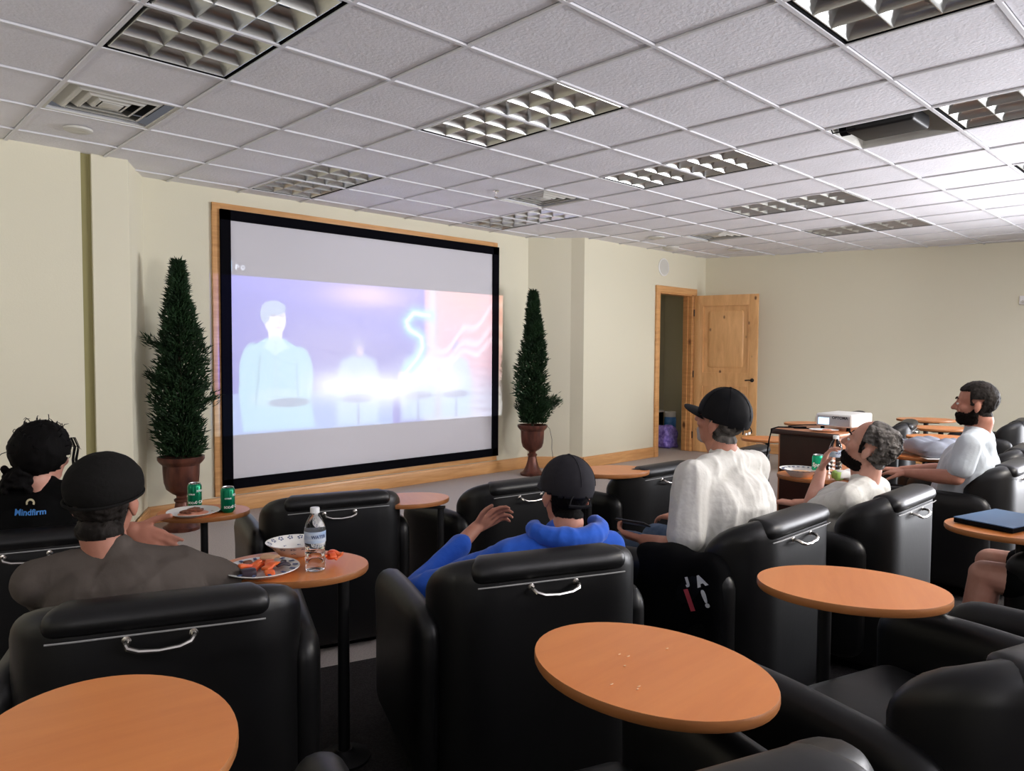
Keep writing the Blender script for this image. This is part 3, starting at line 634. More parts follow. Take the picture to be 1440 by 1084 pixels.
for k in range(15):
    a = k * 2 * PI / 15
    for (r, z, rr) in ((.082, .040, .0085), (.063, .021, .007)):
        if rr < .008 and k % 2: continue
        c = Vector((r * math.cos(a), r * math.sin(a), z + .0))
        nn = Vector((-math.cos(a) * .5, -math.sin(a) * .5, .85)).normalized(); u = Vector((-math.sin(a), math.cos(a), 0)); v = nn.cross(u)
        for sd in (1, -1):
            for q in range(5):
                th = q * 2 * PI / 5; cc = c + (u * math.cos(th) + v * math.sin(th)) * rr * .8 + nn * (.0012 if sd > 0 else -.0035)
                b.add([cc + (u * math.cos(w) + v * math.sin(w)) * rr * .42 for w in np.linspace(0, 2 * PI, 7)[:-1]], [(0, 1, 2, 3, 4, 5)])
b.build('floral_print', 'navy', pb, False)
b = B()
for k in range(9):
    a = k * .9; b.rbox((.02 * math.cos(a), .018 * math.sin(a), .012 + .003 * k % .02), (.05, .022, .008), r=.004, n=1, fn=lambda x, y, z, a=a: (x * math.cos(a) - y * math.sin(a), x * math.sin(a) + y * math.cos(a), z + .012 * abs(math.sin(x * 60 + a))), div=(6, 2, 1))
o = b.build('snack_wrapper', 'red_food', loc=(1.235, 2.135, .770)); tag(o, 'crumpled bright red wrapper right of the water bottle', 'wrapper')
t = thing('dinner_plate', 'paper plate with brown leftovers on the front table by the green cans', 'plate', (1.315, 3.52, .691))
b = B(); b.lathe(plate_prof(.118), 40); b.build('plate', 'plate', t)
b = B(); b.lathe([(.07, .007), (.06, .012), (.002, .014)], 20, sx=1, sy=.8); b.build('sauce_layer', 'pink_sauce', t)
for k, (px, py, an) in enumerate([(-.03, .02, .3), (.02, .035, 1.2), (.0, -.01, -.4), (.035, .0, .8), (-.04, -.02, 2), (.01, .02, 0)]):
    B().ell((px, py, .018 + .003 * (k % 3)), (.032, .009, .007), 12, 8, rot=Euler((0, 0, an)).to_matrix()).build('food_scrap', 'brown_food', t)
b = B(); b.rbox((0, 0, .006), (.05, .03, .010), r=.004, n=2, fn=lambda x, y, z: (x, y, z + .003 * math.sin(x * 200)), div=(8, 2, 1)); tag(b.build('crumpled_foil', 'alu', loc=(1.42, 3.50, .690), rz=.5), 'bit of crumpled foil between the plate and the right green can', 'foil')
t = thing('patterned_bowl', 'blue and white rimmed paper bowl of tan food, left of the bright green can', 'bowl', (4.07, 1.855, .771))
b = B(); b.lathe([(.05, 0), (.055, .002), (.085, .032), (.112, .044), (.115, .046), (.110, .045), (.082, .034), (.05, .005), (.002, .004)], 40); pb = b.build('bowl', 'plate', t)
b = B()
for k in range(22):
    a = k * 2 * PI / 22; b.box((.098 * math.cos(a), .098 * math.sin(a), .0415), (.018, .010, .002), rz=a + .4)
b.build('rim_pattern', 'navy', pb, False)
B().ell((0, 0, .02), (.07, .07, .014)).build('food', 'tan_food', t)
t = thing('paper_wrap', 'crumpled white paper wrap with green edge, in front of the far water bottle', 'paper wrap', (4.17, 1.62, .775), R(-35))
b = B(); b.rbox((0, 0, .025), (.17, .075, .05), r=.02, n=3, div=(12, 4, 2), fn=lambda x, y, z: (x, y * (1 + 1.1 * x), z * (1 + 1.3 * x) + .006 * math.sin(x * 70 + y * 50))); b.build('wrap', 'paper', t)
b = B(); b.rbox((-.075, 0, .022), (.05, .062, .046), r=.015, n=2, div=(4, 3, 2), fn=lambda x, y, z: (x, y, z + .004 * math.sin(y * 140))); b.build('green_edge', 'lime', t)
t = thing('folded_garment', 'grey-blue garment folded on a far side table left of the right hand man', 'garment', (5.62, 1.66, .772), R(50))
b = B(); b.rbox((0, 0, .055), (.44, .34, .10), r=(.08, .07, .045), n=4, div=(22, 16, 3), fn=lambda x, y, z: (x * (1 + .05 * math.sin(y * 22)), y * (1 + .06 * math.sin(x * 17)), z * (1 - 1.1 * x) + (.014 * math.sin(x * 26 + y * 17) + .008 * math.sin(y * 49 - x * 20)) * (1 if z > 0 else 0))); b.build('folded_cloth', 'grey_cloth', t)
b = B(); b.tube([(.05, -.17, .012), (.1, -.2, .008), (.15, -.14, .03), (.19, -.1, .015)], .004); b.build('drawstring', 'black', t)
b = B(); b.rbox((0, 0, .002), (.20, .10, .004), r=.0015, n=1); tag(b.build('paper_slip', 'paper', loc=(5.47, 1.55, .770), rz=-.8), 'white paper slip lying in front of the grey garment', 'paper')
t = thing('blue_folder', 'flat blue folder with black edge on the right edge table', 'folder', (3.28, .70, .8265), R(-14))
b = B(); b.rbox((0, 0, .011), (.30, .21, .018), r=.003, n=1); b.build('folder_block', 'black', t); b = B(); b.box((0, 0, .0215), (.30, .21, .003)); b.build('folder_cover', 'book_blue', t, False)
# closet contents
t = thing('storage_box', 'dark open box with white lid edge inside the closet', 'storage box', (9.60, 6.86, 0))
b = B(); b.box((-.40, .1, .26), (.02, .36, .52)); b.box((.30, .1, .26), (.02, .36, .52)); b.box((-.05, .28, .26), (.70, .02, .52)); b.box((-.05, .1, .02), (.68, .34, .02)); b.build('box_walls', 'black', t, False)
b = B(); b.rbox((-.07, .09, .535), (.74, .40, .03), r=.008, n=2); b.build('box_lid', 'white', t)
b = B(); b.rbox((0, 0, .17), (.34, .22, .34), r=(.05, .05, .04), n=4, div=(10, 8, 10), fn=lambda x, y, z: (x * (1 - .5 * max(0, z)) + .010 * math.sin(z * 31 + y * 9), y * (1 - 1.6 * max(0, z)) + .012 * math.sin(z * 27 + x * 22), z + .014 * math.sin(x * 38))); tag(b.build('gift_bag', 'purple', loc=(9.60, 6.50, 0)), 'crumpled shiny purple bag on the closet floor', 'bag')
t = thing('blue_jug', 'tall blue container standing behind the purple bag in the closet', 'container', (9.86, 6.62, 0))
b = B(); b.lathe([(.085, 0), (.095, .02), (.095, .42), (.085, .46), (.05, .48)], 24); b.build('container_body', 'blue_box', t); b = B(); b.lathe([(.088, .455), (.088, .53), (.08, .54), (.002, .54)], 24); b.build('container_lid', 'white', t)

# ------------------------------------------------------------------ people
def bake(b, name, m, parent, voxel=.005, smooth=8, fn=None, fac=.5):
    me = b.mesh('tmp', M['skin'], False); o = bpy.data.objects.new('tmp', me); COL.objects.link(o)
    r = o.modifiers.new('r', 'REMESH'); r.mode = 'VOXEL'; r.voxel_size = voxel
    s = o.modifiers.new('s', 'SMOOTH'); s.factor = fac; s.iterations = smooth
    dg = bpy.context.evaluated_depsgraph_get(); dg.update(); nm = bpy.data.meshes.new_from_object(o.evaluated_get(dg))
    bpy.data.objects.remove(o); bpy.data.meshes.remove(me); nm.name = name
    if fn is not None:
        n = len(nm.vertices); co_ = np.empty(n * 3); no = np.empty(n * 3); nm.vertices.foreach_get('co', co_); nm.vertices.foreach_get('normal', no)
        co_ = co_.reshape(-1, 3); no = no.reshape(-1, 3); co_ = fn(co_, no); nm.vertices.foreach_set('co', co_.ravel()); nm.update()
    nm.materials.clear(); nm.materials.append(M[m]); nm.polygons.foreach_set('use_smooth', [True] * len(nm.polygons))
    o = bpy.data.objects.new(name, nm); COL.objects.link(o); o.parent = parent; return o
def folds(amp, seed=0, k=1.0):
    rg = np.random.default_rng(seed); W = rg.normal(size=(7, 3)) * np.array([26, 26, 11]) * k; ph = rg.random(7) * 6
    def fn(co_, no):
        d = np.zeros(len(co_)); w2 = np.sin(co_ @ W[6] * .35) * 1.2
        for i in range(6): d += (1 - np.abs(np.sin(co_ @ W[i] * .5 + ph[i] + w2))) ** 2.2
        return co_ + no * ((d / 6 - .3) * amp * 2)[:, None]
    return fn
def hand(b, Wp, d, n, curl=.6, side=1, spread=.08, s=1.0, thumb=.7):
    # Wp wrist, d towards the fingers, n out of the palm, side=+1 thumb on d x n side
    Wp = Vector(Wp); d = Vector(d).normalized(); n = Vector(n); n = (n - d * n.dot(d)).normalized(); w = d.cross(n) * side
    K = Wp + d * .088 * s
    for k, off in enumerate((-.030, -.010, .011, .030)): b.cone(Wp + w * off * .55 * s + d * .012 * s, K + w * off * s, .0155 * s, .0125 * s, 10)
    b.ell(Wp + d * .045 * s, (.030 * s, .030 * s, .016 * s), 12, 8, rot=Matrix((w, d, n)).transposed())
    for k, (off, L) in enumerate(((.030, .072), (.011, .082), (-.010, .076), (-.030, .060))):
        p = K + w * off * s; a = 0; dd = (d + w * off * spread * 30).normalized()
        for q, fr in enumerate((.46, .30, .24)):
            a += curl * (.55 if q == 0 else .8) * (1 + .1 * k); v = dd * math.cos(a) + n * math.sin(a); e = p + v * L * fr * s
            b.cone(p, e, (.0095 - .001 * q) * s, (.0087 - .0012 * q) * s, 9); p = e
    p = Wp + w * .024 * s + d * .018 * s; v = (w * .75 + d * .6 + n * .25 * thumb).normalized()
    for q, L in enumerate((.040, .030, .024)):
        e = p + v * L * s; b.cone(p, e, (.0135 - .0017 * q) * s, (.0115 - .0013 * q) * s, 9); p = e; v = (v + n * .35 * thumb + d * .35).normalized()
def person(label, head, hyaw, hpitch, hroll, hip, byaw, arms, skin, shirt, pants='black_cloth', sw=.19, bulk=1.0, sleeve=.55, fold=.006, seed=1, lean=0, hs=1.0, floor=0, extra=None, hide_head=False, shoulder_drop=.055, lift=.0, legs=True, shorts=False):
    t = thing('person', label, 'person', (hip[0], hip[1], floor)); O = Vector((hip[0], hip[1], floor)); V = Vector
    Hc = V(head) - O; P = V((0, 0, hip[2] - floor))
    f = V((math.cos(R(byaw)), math.sin(R(byaw)), 0)); r = V((f.y, -f.x, 0))
    # head frame: local +Y forward, +Z up
    Hm = Matrix.Translation(Hc) @ Matrix.Rotation(R(hyaw - 90), 4, 'Z') @ Matrix.Rotation(R(hpitch), 4, 'X') @ Matrix.Rotation(R(hroll), 4, 'Y') @ Matrix.Scale(hs, 4)
    N1 = Hm @ V((0, -.035, -.10)); N0 = V(((Hc.x * .85), (Hc.y * .85), Hc.z - .165 + lift)) - f * .02
    C = P.lerp(N0, .58) - f * .02
    Sh = {s: N0 + r * s * sw - V((0, 0, shoulder_drop)) for s in (-1, 1)}
    b = B()
    b.ell((0, -.012, .028), (.077, .097, .090), X=Hm); b.ell((0, .022, -.030), (.064, .072, .088), X=Hm); b.ell((0, .040, -.082), (.047, .048, .036), X=Hm); b.ell((0, .070, -.098), (.022, .02, .018), X=Hm)
    b.cone((0, .086, .012), (0, .112, -.026), .009, .0135, X=Hm); b.cone((-.012, .094, -.032), (.012, .094, -.032), .0085, .0085, X=Hm)
    b.cone((-.018, .084, -.061), (.018, .084, -.061), .0085, .0085, X=Hm); b.cone((-.016, .082, -.071), (.016, .082, -.071), .009, .009, X=Hm)
    b.cone((-.030, .080, .026), (.030, .080, .026), .012, .012, X=Hm)
    for s in (-1, 1):
        b.ell((s * .045, .055, -.028), (.024, .026, .022), X=Hm)
        b.ell((s * .080, -.012, -.018), (.009, .019, .030), X=Hm, rot=Euler((R(12), 0, s * R(-18))).to_matrix()); b.ell((s * .079, -.006, -.043), (.008, .010, .010), X=Hm)
        b.cone((s * .028, .083, .008), (s * .028, .078, -.012), .013, .012, X=Hm)
    b.cone(N0 - V((0, 0, .03)), N1, .064 * bulk ** .5, .054, 18); b.cone(N0 - V((0, 0, .02)), Hm @ V((0, .02, -.085)), .052, .042, 16)
    b.cone(P, C, .115, .105, 18); b.cone(C, N0 - V((0, 0, .10)), .105, .062, 18)
    for s in (-1, 1): b.cone(N0 - V((0, 0, .05)), Sh[s], .040, .045)
    for s in (-1, 1):
        E, Wp, d, n, cu, th = arms[s]; E = V(E) - O; Wp = V(Wp) - O
        b.cone(Sh[s], E, .047 * bulk, .038 * bulk); b.cone(E, E.lerp(Wp, .35), .038 * bulk, .039 * bulk); b.cone(E.lerp(Wp, .35), Wp, .039 * bulk, .026)
        hand(b, Wp, V(d), V(n), cu, th)
    if legs:
        Kn = {s: P + f * .43 + r * s * .11 + V((0, 0, .02)) for s in (-1, 1)}; An = {s: Kn[s] + f * .06 + V((0, 0, -(P.z + .02 - .07))) for s in (-1, 1)}
        for s in (-1, 1): b.cone(P + r * s * .09, Kn[s], .082, .058); b.cone(Kn[s], Kn[s].lerp(An[s], .35), .056, .054); b.cone(Kn[s].lerp(An[s], .35), An[s], .054, .036)
    body = bake(b, 'body', skin, t, .0045, 7)
    # eyes
    for s in (-1, 1):
        e = B(); e.ell((s * .028, .084, .0), (.0135, .0105, .0095), 12, 8, X=Hm); e.ell((s * .028, .0925, .0), (.005, .004, .005), 8, 6, mi=1, X=Hm); e.build('eye', ['eye_white', 'ink_dark'], body)
    # shirt
    b = B(); q = bulk
    for s in (-1, 1):
        b.cone(P + r * s * .07 + V((0, 0, -.01)), C + r * s * .08 * q, .125 * q, .122 * q, 16); b.cone(C + r * s * .08 * q, Sh[s] - r * s * .055 - V((0, 0, .02)), .122 * q, .070, 16)
        b.cone(N0 + r * s * .03 - V((0, 0, .018)) - f * .015, Sh[s] + V((0, 0, .004)), .060, .062, 14)
        E = V(arms[s][0]) - O; Wp = V(arms[s][1]) - O; so = sleeve
        if so <= 1: b.cone(Sh[s] - V((0, 0, .003)), Sh[s].lerp(E, so), .062 * q, .066 * q, 16)
        else: b.cone(Sh[s], E, .062 * q, .055, 16); b.cone(E, E.lerp(Wp, so - 1), .055, .043, 16)
    b.cone(P, C, .145 * q, .140 * q, 18); b.cone(C - f * .01, N0 - V((0, 0, .07)) - f * .012, .140 * q, .088, 18)
    b.cone(N0 - V((0, 0, .05)), N0 + (N1 - N0) * .10, .078, .068, 16)
    sh = bake(b, 'shirt', shirt, t, .0065, 4, folds(fold, seed))
    if sleeve <= 1:
        pass
    # trousers and shoes
    if legs:
        b = B(); b.cone(P - r * .05 - V((0, 0, .01)), P + r * .05 - V((0, 0, .01)), .135, .135, 16)
        for s in (-1, 1):
            if shorts: b.cone(P + r * s * .09, P.lerp(Kn[s], .72) + r * s * .02, .10, .088, 14)
            else: b.cone(P + r * s * .09, Kn[s], .095, .072, 14); b.cone(Kn[s], An[s] + V((0, 0, .02)), .070, .056, 14)
        bake(b, 'shorts' if shorts else 'trousers', pants, t, .009, 4, folds(.005, seed + 3))
        for s in (-1, 1):
            b = B(); a = math.atan2(f.y, f.x) - PI / 2
            b.rbox((0, .05, .045), (.095, .27, .09), r=(.04, .06, .035), n=4, X=Matrix.Translation((An[s].x, An[s].y, 0)) @ Matrix.Rotation(a, 4, 'Z'), div=(2, 6, 2), fn=lambda x, y, z: (x * (1 - .15 * max(0, -y * 6)), y, z * (1 - 1.6 * max(0, y))))
            b.build('shoe', 'shoe', t)
    return t, Hm, body, sh, dict(N0=N0, P=P, Sh=Sh, f=f, r=r, O=O, C=C)
def hair_shell(t, Hm, m, keep, r=(.084, .104, .098), c=(0, -.014, .030), lump=.004, thick=.010, name='hair', seed=0, fr=30):
    nu, nv = 72, 44; b = B(); V = []; F = []
    for j in range(nv + 1):
        a = -PI / 2 + PI * j / nv
        for i in range(nu):
            w = 2 * PI * i / nu; x, y, z = math.cos(a) * math.cos(w), math.cos(a) * math.sin(w), math.sin(a)
            p = Vector((x * r[0], y * r[1], z * r[2])); d = lump * (noise.noise(p * fr + Vector((seed, 0, 0))) + .6 * noise.noise(p * fr * 2.3))
            V.append(Vector(c) + p + Vector((x, y, z)) * d)
    for j in range(nv):
        for i in range(nu):
            k = (i + 1) % nu; q = [j * nu + i, j * nu + k, (j + 1) * nu + k, (j + 1) * nu + i]; ctr = sum((V[z] for z in q), Vector()) / 4
            if keep(ctr + Vector((0, .004 * noise.noise(ctr * 90), .006 * noise.noise(ctr * 80)))): F.append(tuple(q))
    used = sorted({i for q in F for i in q}); mp = {o: n for n, o in enumerate(used)}
    b.add([V[i] for i in used], [tuple(mp[i] for i in q) for q in F], 0, Hm); o = b.build(name, m, t)
    s = o.modifiers.new('solid', 'SOLIDIFY'); s.thickness = thick; s.offset = -1; return o
def strands(t, Hm, m, roots, name='loose_hair', r=.0009):
    b = B()
    for pts in roots: b.tube(pts, [r] * (len(pts) - 1) + [r * .4], 5, X=Hm)
    return b.build(name, m, t)
def sst(a, b_, x): q = np.clip((x - a) / (b_ - a), 0, 1); return q * q * (3 - 2 * q)
def patch(t, body, Hm, m, mask, thick=.010, lump=.004, fr=60, name='hair', seed=0):
    # hair grown on the head itself: the scalp surface under the mask, pushed outwards, thinning to nothing at its edge
    me = body.data; n = len(me.vertices); co_ = np.empty(n * 3); no = np.empty(n * 3); me.vertices.foreach_get('co', co_); me.vertices.foreach_get('normal', no)
    co_ = co_.reshape(-1, 3); no = no.reshape(-1, 3); I = np.array(Hm.inverted()); L = co_ @ I[:3, :3].T + I[:3, 3]
    near = (np.abs(L) < .15).all(1); w = np.zeros(n); w[near] = mask(L[near, 0], L[near, 1], L[near, 2])
    w *= ((L[:, 0] / .080) ** 2 + (L[:, 1] / .118) ** 2 + (L[:, 2] / .128) ** 2) < 1.22
    w *= 1 - sst(.066, .073, np.abs(L[:, 0])) * (np.abs(L[:, 2] + .020) < .042) * (np.abs(L[:, 1] + .010) < .030)
    loops = np.empty(len(me.loops), np.int32); me.loops.foreach_get('vertex_index', loops); st = np.empty(len(me.polygons), np.int32); me.polygons.foreach_get('loop_start', st); tot = np.empty(len(me.polygons), np.int32); me.polygons.foreach_get('loop_total', tot)
    F = []; on = w > .02
    for a, k in zip(st, tot):
        q = loops[a:a + k]
        if on[q].all(): F.append(tuple(int(i) for i in q))
    used = sorted({i for q in F for i in q}); mp = {o: i for i, o in enumerate(used)}; V = []
    for i in used:
        p = Vector(L[i]); d = thick * w[i] ** .6 + lump * w[i] * (noise.noise(p * fr + Vector((seed, 0, 0))) + .7 * noise.noise(p * fr * 2.2)) - .0008
        V.append(tuple(co_[i] + no[i] * d))
    b = B(); b.add(V, [tuple(mp[i] for i in q) for q in F]); return b.build(name, m, t)
def cap_dome(t, Hm, m, name='cap', r=(.092, .112, .100), c=(0, -.012, .036), zc=.0, tilt=.18, bill=True, billm=None, seams=True):
    keep = lambda p: (p.z - c[2]) > zc + tilt * (p.y - c[1])
    o = hair_shell(t, Hm, m, keep, r=r, c=c, lump=.0015, thick=.006, name=name)
    if bill:
        b = B(); V = []; F = []; n = 20; rows = 7
        for sgn in (0, 1):
            for j in range(rows):
                q = j / (rows - 1)
                for i in range(n + 1):
                    a = PI * (i / n) * .78 + PI * .11; rx = .088; ry0 = .106
                    x = rx * math.cos(a) * (1 - .05 * q); y0 = ry0 * math.sin(a); y = y0 + q * .088 * (math.sin(a) ** .7)
                    z = c[2] + zc + tilt * y0 + .006 + q * .004 - 1.8 * x * x - sgn * .004
                    V.append((x, y + c[1], z))
        s1 = rows * (n + 1)
        for j in range(rows - 1):
            for i in range(n):
                a0 = j * (n + 1) + i; F.append((a0, a0 + 1, a0 + n + 2, a0 + n + 1)); F.append((s1 + a0, s1 + a0 + n + 1, s1 + a0 + n + 2, s1 + a0 + 1))
        j = (rows - 1) * (n + 1)
        for i in range(n): F.append((j + i, j + i + 1, s1 + j + i + 1, s1 + j + i))
        b.add(V, F, 0, Hm); b.build('cap_bill', billm or m, o)
    if seams:
        b = B()
        for k in range(3):
            w = k * PI / 3 + PI / 2; pts = []
            for q in np.linspace(0, PI, 22):
                p = Vector((r[0] * 1.012 * math.cos(q) * math.cos(w), r[1] * 1.012 * math.cos(q) * math.sin(w), r[2] * 1.012 * math.sin(q)))
                if keep(p + Vector(c) + Vector((0, 0, -.002))): pts.append(Vector(c) + p)
            if len(pts) > 2: b.tube(pts, .0012, 5, X=Hm)
        b.ell((c[0], c[1], c[2] + r[2] * 1.01), (.007, .007, .004), 10, 6, X=Hm); b.build('cap_seam', m, o)
    return o
UP = (0, 0, 1)
# 1 person with black hair, front row far left
t, Hm, body, sh, J = person('person with tied back curly black hair, glasses and black shirt, far left', (.701, 3.47, 1.036), 44, -3, 0, (.69, 3.52, .50), 72,
    {-1: ((.40, 3.66, .60), (.55, 3.90, .56), (.6, .8, 0), (0, 0, -1), .5, 1), 1: ((1.0, 3.56, .60), (.95, 3.82, .56), (-.3, 1, 0), (0, 0, -1), .5, -1)}, 'skin_fair', 'black_shirt', 'jeans', sw=.18, seed=11, sleeve=.6, fold=.004, lift=.03)
kp = lambda p: (p.y < .035 or p.z > .075) and p.z > -.055 - .25 * max(0, -p.y) + (.055 if p.y > .0 else 0)
hr = hair_shell(t, Hm, 'hair_black', kp, r=(.105, .125, .118), c=(0, -.016, .026), lump=.005, thick=.02, fr=35, seed=4)
b = B(); b.ell((-.035, -.085, -.085), (.050, .048, .050)); b.ell((-.055, -.07, -.115), (.035, .035, .035)); bb = B()
for k in range(60):
    a = random.random() * 6.28; e = random.random() * 2 - 1; c0 = Vector((-.040 + .05 * math.cos(a), -.085 + .045 * math.sin(a), -.09 + .05 * e)); bb.ell(c0, (.014, .014, .012), 8, 6)
b.v += []; o = bake(bb.add(b.v, b.f), 'hair_bun', 'hair_black', hr, .005, 2); o.data.transform(Hm)
rt = []
for k in range(70):
    a = random.random() * 2 * PI; e = random.uniform(-.1, 1.3); p = Vector((.105 * math.cos(a) * math.cos(e), -.016 + .125 * math.sin(a) * math.cos(e), .026 + .118 * math.sin(e)))
    if not kp(p): continue
    d = Vector((p.x, p.y, p.z - .02)).normalized(); tw = Vector((random.gauss(0, .5), random.gauss(0, .5), random.gauss(-.2, .5)))
    rt.append([p * .97, p + d * .008 + tw * .006, p + d * .014 + tw * .018, p + d * .014 + tw * .03 + Vector((0, 0, -.01))])
for s_ in (1, -1):
    for k in range(14): x = s_ * (.085 + .01 * random.random()); y = .03 + .04 * random.random(); rt.append([(x, y, .07), (x + s_ * .012, y + .01, .03), (x + s_ * .006, y + .012 * random.random(), -.02), (x + s_ * .01, y + .012, -.06 - .03 * random.random())])
strands(hr, Hm, 'hair_black', rt, r=.0016)['kind'] = 'stuff'
b = B(); rr = .024
for s in (-1, 1): b.tube([(s * .032 + rr * math.cos(a), .104 - .25 * abs(rr * math.cos(a) * s + .01), rr * math.sin(a)) for a in np.linspace(0, 2 * PI, 18)], .0012, 5, X=Hm); b.tube([(s * .056, .098, .004), (s * .080, .05, .006), (s * .084, -.01, .0)], .0012, 5, X=Hm)
b.tube([(-.008, .106, .003), (.008, .106, .003)], .0012, 5, X=Hm); b.build('glasses', 'glass_frame', t)
from mathutils.bvhtree import BVHTree
def project(name, body_txt, size, m, target, centre, direction, up=(0, 0, 1), roll=0, bold=0, off=.003, parent=None, shape=None):
    # lay flat lettering on a cloth surface; centre in the thing's coordinates
    me = target.data; bv = BVHTree.FromPolygons([v.co for v in me.vertices], [tuple(p.vertices) for p in me.polygons])
    dn = Vector(direction).normalized(); U = Vector(up); Xx = dn.cross(U).normalized(); U = Xx.cross(dn).normalized()
    Xr = Xx * math.cos(roll) + U * math.sin(roll); Ur = U * math.cos(roll) - Xx * math.sin(roll)
    V, F = shape if shape else text_mesh(body_txt, size, extrude=0, bold=bold); out = []
    for x, y, z in V:
        o = Vector(centre) + Xr * x + Ur * y; h = bv.ray_cast(o - dn * .5, dn)
        out.append((h[0] - dn * off) if h[0] is not None else o)
    b = B(); b.add(out, F); return b.build(name, m, parent or target, smooth=False)
vd = Vector((J['f'].x, J['f'].y, 0))
cc = J['N0'] + Vector((0, 0, -.075)) - J['r'] * .03
project('shirt_lettering', 'Mindfirm', .030, 'ink_blue', sh, cc, vd, bold=.0008)
ring = ([((.016 if k % 2 == 0 else .009) * math.cos(a), .036 + (.016 if k % 2 == 0 else .009) * math.sin(a), 0) for a in np.linspace(-.5, PI + .5, 14) for k in (0, 1)], [(2 * i, 2 * i + 2, 2 * i + 3, 2 * i + 1) for i in range(13)])
project('shirt_emblem', '', .03, 'ink_cream', sh, cc, vd, shape=ring)

# 2 man in dark knit hat
t, Hm, body, sh, J = person('man in dark knit hat and taupe t-shirt resting his chin on his hand, lower left', (.63, 2.355, 1.036), 52, -2, 0, (.73, 2.26, .56), 68,
    {-1: ((.60, 2.66, .66), (.735, 2.47, .905), (.62, -.62, -.42), (-.3, -.5, .3), .22, -1), 1: ((1.00, 2.20, .70), (1.08, 2.44, .67), (.1, 1, 0), (0, 0, -1), .5, -1)}, 'skin', 'taupe', 'jeans', sw=.188, bulk=1.08, seed=5, floor=Z2, fold=.010, sleeve=.62, hs=1.03)
patch(t, body, Hm, 'hair_brown', lambda x, y, z: sst(-.110, -.075, z) * sst(.0, -.03, y + np.where(z > -.02, -.02, 0)) * (1 - sst(-.005, .02, z)), .016, .005, 70)
o = cap_dome(t, Hm, 'beanie', 'knit_hat', r=(.099, .124, .094), c=(0, -.008, .038), zc=-.034, tilt=.16, bill=False, seams=False)
b = B()
pts = [(.0965 * math.cos(a), -.008 + .120 * math.sin(a), .008 + .16 * .12 * math.sin(a)) for a in np.linspace(0, 2 * PI, 40)]
b.tube(pts, .0045, 8, X=Hm); b.build('hat_hem', 'beanie', o)

# 3 man in blue hoodie
t, Hm, body, sh, J = person('man in bright blue hoodie and charcoal cap raising a hand to his mouth, centre', (1.978, 1.765, .960), 66, -4, 4, (1.77, 1.86, .50), 68,
    {-1: ((1.56, 2.12, .60), (1.905, 2.17, .775), (.75, -.35, .45), (.4, -.7, .1), .55, -1), 1: ((2.22, 1.72, .62), (2.36, 1.98, .64), (.2, 1, 0), (0, 0, -1), .5, -1)}, 'skin', 'blue_hoodie', 'black_cloth', sw=.20, seed=9, floor=Z2, sleeve=1.72, lift=.01, fold=.008)
patch(t, body, Hm, 'hair_black', lambda x, y, z: sst(-.085, -.065, z) * sst(.0, -.03, y + np.where(z > -.01, -.02, 0)) * (1 - sst(.0, .02, z)), .008, .003, 60)
o = cap_dome(t, Hm, 'cap_grey', 'cap', r=(.094, .116, .104), c=(0, -.010, .034), zc=-.030, tilt=.12)
b = B(); b.tube([(.038 * math.cos(a), -.1215 + .012 * math.sin(a) ** 2, -.030 + .040 * math.sin(a)) for a in np.linspace(0, PI, 14)], .003, 6, X=Hm); b.tube([(-.042, -.1215, -.032), (0, -.128, -.034), (.042, -.1215, -.032)], .006, 6, X=Hm); b.build('cap_strap', 'cap_black', o)
b = B(); N0 = J['N0']; f, r = J['f'], J['r']
pts = []
for a in np.linspace(-.35, PI + .35, 15): pts.append(N0 + r * (.125 * math.cos(a) + .03) - f * (.085 * math.sin(a) + .01) + Vector((0, 0, .035 - .018 * math.sin(a))))
b2 = B()
for i in range(len(pts) - 1): rr = .026 + .016 * math.sin(PI * i / 14); b2.cone(pts[i], pts[i + 1], rr, rr + .002, 12)
bake(b2, 'hood', 'blue_hoodie', sh, .006, 4, folds(.010, 31, 1.3))

# 4 man in black cap
t, Hm, body, sh, J = person('man in black cap and white t-shirt looking up at the screen, right of centre', (2.80, 1.625, 1.185), 90, 12, 0, (2.80, 1.62, .56), 86,
    {-1: ((2.50, 1.60, .68), (2.585, 1.86, .665), (-.25, .95, .15), (.4, .0, .7), .75, 1), 1: ((3.12, 1.72, .70), (3.08, 1.99, .66), (-.1, 1, 0), (0, 0, -1), .5, -1)}, 'skin', 'white_shirt', 'jeans', sw=.225, bulk=1.22, seed=14, floor=Z2, sleeve=.78, fold=.010, hs=1.0, lift=.005)
patch(t, body, Hm, 'hair_grey', lambda x, y, z: sst(-.085, -.065, z) * sst(.0, -.03, y + np.where(z > -.01, -.02, 0)) * (1 - sst(.0, .02, z)), .008, .003, 60)
patch(t, body, Hm, 'beard_grey', lambda x, y, z: sst(-.050, -.066, z) * sst(.045, .062, y) * (1 - sst(.03, .045, np.abs(x))) , .004, .002, 70, name='goatee')
o = cap_dome(t, Hm, 'cap_black', 'cap', r=(.094, .117, .112), c=(0, -.012, .030), zc=-.028, tilt=.10)
b = B(); b.tube([(.036 * math.cos(a), -.1275 + .014 * math.sin(a) ** 2, -.024 + .034 * math.sin(a)) for a in np.linspace(0, PI, 14)], .0025, 6, X=Hm); b.build('cap_opening', 'cap_grey', o)
b = B(); b.box((.010, -.131, -.020), (.016, .004, .010), X=Hm); b.box((-.014, -.130, -.022), (.010, .004, .008), X=Hm); b.build('cap_buckle', 'ink_white', o)
ph = thing('smartphone', 'dark smartphone in the hand of the black-capped man', 'phone', (2.60, 1.93, .725), R(100))
